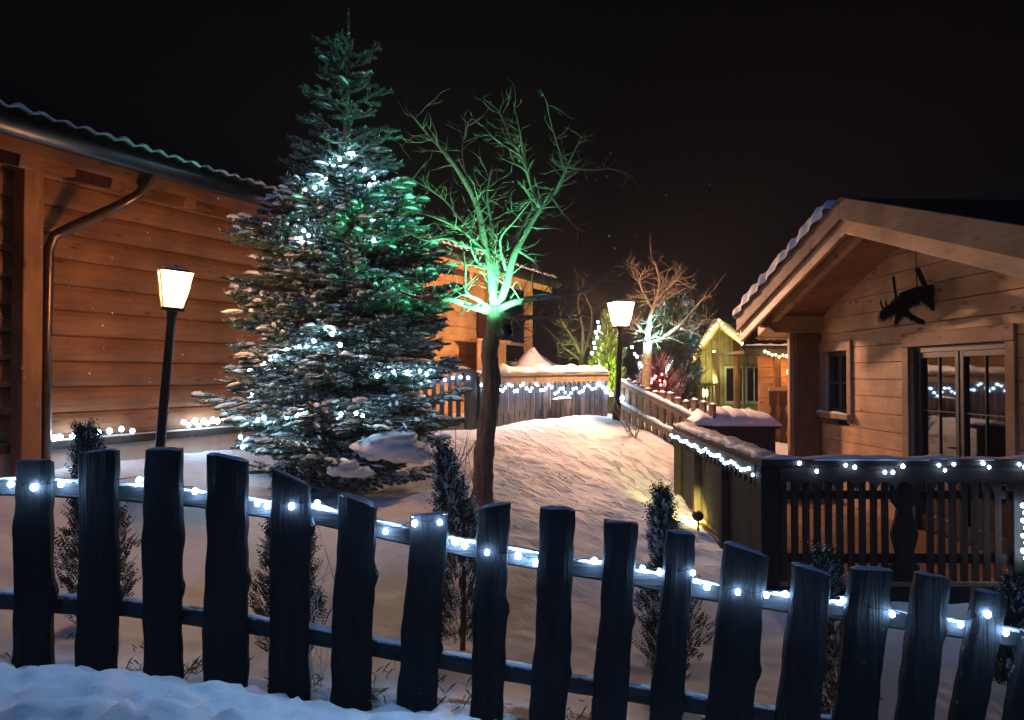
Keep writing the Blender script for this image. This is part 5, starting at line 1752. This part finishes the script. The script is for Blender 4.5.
rs = random.Random(5)
g = on_ground(674, 18.6)
shrub('garden_conifer', g, P(0, 300, 18.6).z - g.z, .58, 2400, 'broad conifer lit blue green behind the pollarded tree', 'conifer', [M['tealleaf'], M['snow']], rs, leaf=.05, snow=.12, shape='ball')
g = on_ground(657, 17.2)
shrub('red_lit_bush', g, P(0, 358, 17.2).z - g.z, .40, 1000, 'low bush glowing red behind the tan fence', 'bush', [M['redleaf'], M['snow']], rs, leaf=.045, snow=.15, shape='ball')
pts = [P(648 + 2.2 * i + rs.uniform(-2, 2), 378 + rs.uniform(-7, 7), 16.45) for i in range(9)]
light_string('bush_lights', pts, .021, 'red bulbs wound through the low bush behind the tan fence', M['ledred'], wire=.004)
g = on_ground(606, 17.4)
shrub('columnar_conifer', g, P(0, 318, 17.4).z - g.z, .42, 2000, 'narrow conifer lit yellow green left of the far lamp', 'conifer', [M['limeleaf'], M['snow']], rs, leaf=.045, snow=.05)
c = P(601, 392, 16.5); c.z = gz(c.x, c.y) + .2
fl = thing('floodlight', c, 'lime coloured floodlight at the foot of the narrow conifer behind the fence', 'floodlight')
d = (P(606, 345, 17.4) - c).normalized(); axm = d.to_track_quat('Z', 'Y').to_matrix()
m = MB(); m.lathe(c, [(.04, -.1), (.07, -.07), (.08, .02), (.085, .03)], 12, axis=axm); m.build('housing', M['black'], fl)
m = MB(); m.lathe(c + d * .031, [(.075, 0), (.075, .005)], 12, axis=axm); m.build('lens', M['flood_y'], fl)
m = MB(); m.tube([c - Vector((0, 0, .3)), c - Vector((0, 0, .02))], .018, 6); m.build('spike', M['black'], fl)
spot('lime_flood', c + d * .07, P(606, 345, 17.4), (.75, 1.0, .15), 260, 90, fl)
pts = [P(598 - i * 1.0 + (i % 2) * 2, 322 + i * 5.2, 16.9) for i in range(7)]
light_string('conifer_lights', pts, .03, 'white bulbs hanging down the left edge of the narrow lit conifer', M['ledfar'], group='white light strings', wire=.004)
pts = [P(x, y, 14.2) for x, y in ((588, 383), (594, 380), (599, 384), (603, 387), (606, 391), (611, 394), (616, 396), (622, 398))]
light_string('post_lights', pts, .032, 'tight cluster of white bulbs at the corner beside the far lamp post', M['ledfar'], group='white light strings', wire=.004)
pts = [P(632 + i * 2.6, 347 + i * 4.8 + (i % 2) * 2, 16.9) for i in range(8)]
light_string('path_lights', pts, .026, 'sloping run of white bulbs between the far lamp and the pollarded tree', M['ledfar'], group='white light strings', wire=.004)

def dark_tree():
    rr = random.Random(12); Y = 18.4
    b = on_ground(583, Y)
    t = thing('slender_tree', b, 'slender leafless tree with green lit stems behind the end of the back fence', 'tree')
    def q(px, py, dy=0): return P(px, py, Y + dy)
    m = MB(); m.tube([b - Vector((0, 0, .1)), q(582, 372), q(581, 352)], [.09, .075, .06], 8); m.build('trunk', M['bark'], t, smooth=True)
    cr = MB()
    for pix in ([(581, 356), (574, 340), (566, 328), (560, 318)], [(582, 356), (583, 330), (578, 305), (580, 290)], [(582, 358), (590, 335), (592, 312), (586, 298)], [(581, 360), (570, 352), (562, 346)]):
        limb(cr, [q(x, y, rr.uniform(-.2, .2) if i else 0) for i, (x, y) in enumerate(pix)], .05, .012, rr, 14, .55, 1, 6, 3)
    cr.build('crown', M['twig'], t, smooth=True)
    c = P(568, 372, 17.3)
    c.z = gz(c.x, c.y) + .9
    fl = thing('floodlight', c, 'green floodlight on a stake below the slender tree behind the back fence', 'floodlight')
    d = (q(576, 335) - c).normalized(); axm = d.to_track_quat('Z', 'Y').to_matrix()
    m = MB(); m.lathe(c, [(.04, -.1), (.07, -.07), (.08, .02), (.085, .03)], 12, axis=axm); m.build('housing', M['black'], fl)
    m = MB(); m.lathe(c + d * .031, [(.075, 0), (.075, .005)], 12, axis=axm); m.build('lens', M['flood_g'], fl)
    m = MB(); m.tube([c - Vector((0, 0, 1.0)), c - Vector((0, 0, .02))], .018, 6); m.build('stake', M['black'], fl)
    spot('far_green_flood', c + d * .07, q(574, 330), (.1, 1.0, .4), 25, 70, fl)
dark_tree()

# ------------------------------------------------------------------ falling snow
def flakes():
    rr = random.Random(99)
    m = MB()
    for i in range(230):
        Y = 3 + 12 * rr.random() ** .7
        px, py = (rr.uniform(0, 280), rr.uniform(180, 440)) if i % 2 else (rr.uniform(430, 780), rr.uniform(150, 400))
        p = P(px, py, Y)
        if p.z < gz(p.x, p.y) + .3: continue
        s = rr.uniform(.0025, .0055) if i % 3 else rr.uniform(.006, .009)
        m.ball(p, s, 5, 3, rr.uniform(.7, 1.5), 1, rr.uniform(.7, 1.6))
    tag(m.build('falling_snow', M['snow']), 'snowflakes drifting through the night air', 'snow', kind='stuff')
flakes()

# ------------------------------------------------------------------ snowy air
hm = bpy.data.materials.new('snowy_air'); hm.use_nodes = True
hn = hm.node_tree
for n_ in list(hn.nodes):
    if n_.type == 'BSDF_PRINCIPLED': hn.nodes.remove(n_)
pv = hn.nodes.new('ShaderNodeVolumePrincipled'); pv.inputs['Density'].default_value = .0017; pv.inputs['Color'].default_value = (.9, .9, .9, 1)
pv.inputs['Anisotropy'].default_value = .2
hn.links.new(pv.outputs[0], hn.nodes['Material Output'].inputs['Volume'])
m = MB(); m.box(-170, 170, -70, 270, -3.5, 14)
tag(m.build('haze', hm), 'thin snowy night air', 'haze', kind='stuff')

# ------------------------------------------------------------------ world, added blue light, camera
wd = bpy.data.worlds.new('World'); SC.world = wd; wd.use_nodes = True
nt = wd.node_tree
bg = nt.nodes['Background']
sky = nt.nodes.new('ShaderNodeTexSky'); sky.sky_type = 'NISHITA'; sky.sun_disc = False
EL, AZ = math.radians(24), math.atan2(-.36, -.93)   # towards the added blue light: behind the camera, a little left
sky.sun_elevation = EL; sky.sun_rotation = AZ
mx = nt.nodes.new('ShaderNodeMixRGB'); mx.blend_type = 'MULTIPLY'; mx.inputs[0].default_value = 1.0
mx.inputs[2].default_value = (1.0, .52, .34, 1)
nt.links.new(sky.outputs[0], mx.inputs[1]); nt.links.new(mx.outputs[0], bg.inputs['Color'])
bg.inputs['Strength'].default_value = .0003
sl = bpy.data.lights.new('blue_front_light', 'SUN'); sl.energy = .34; sl.color = (.12, .33, 1.0); sl.angle = math.radians(12)  # added sun lamp, stands for an unseen local blue light behind the camera
so = bpy.data.objects.new('blue_front_light', sl); COL.objects.link(so)
dv = Vector((math.sin(AZ) * math.cos(EL), math.cos(AZ) * math.cos(EL), math.sin(EL)))
so.rotation_euler = dv.to_track_quat('Z', 'Y').to_euler()
so.location = dv * 30

cam = bpy.data.cameras.new('camera'); co = bpy.data.objects.new('camera', cam); COL.objects.link(co)
cam.sensor_width = 36.0; cam.lens = 36.0 * F / 1024.0; cam.clip_start = .05; cam.clip_end = 600
co.location = (0, 0, EYE)
co.rotation_euler = (PI / 2 + math.atan((CY - 360) / F), 0, 0)
SC.camera = co
SC.view_settings.view_transform = 'Standard'; SC.view_settings.look = 'None'
SC.view_settings.exposure = 0.32; SC.view_settings.gamma = 1; SC.view_settings.use_curve_mapping = False
SC.cycles.use_denoising = True
SC.cycles.denoiser = 'OPENIMAGEDENOISE'
SC.cycles.max_bounces = 6
SC.cycles.volume_bounces = 0
SC.cycles.sample_clamp_indirect = 4.0
SC.cycles.use_light_tree = True
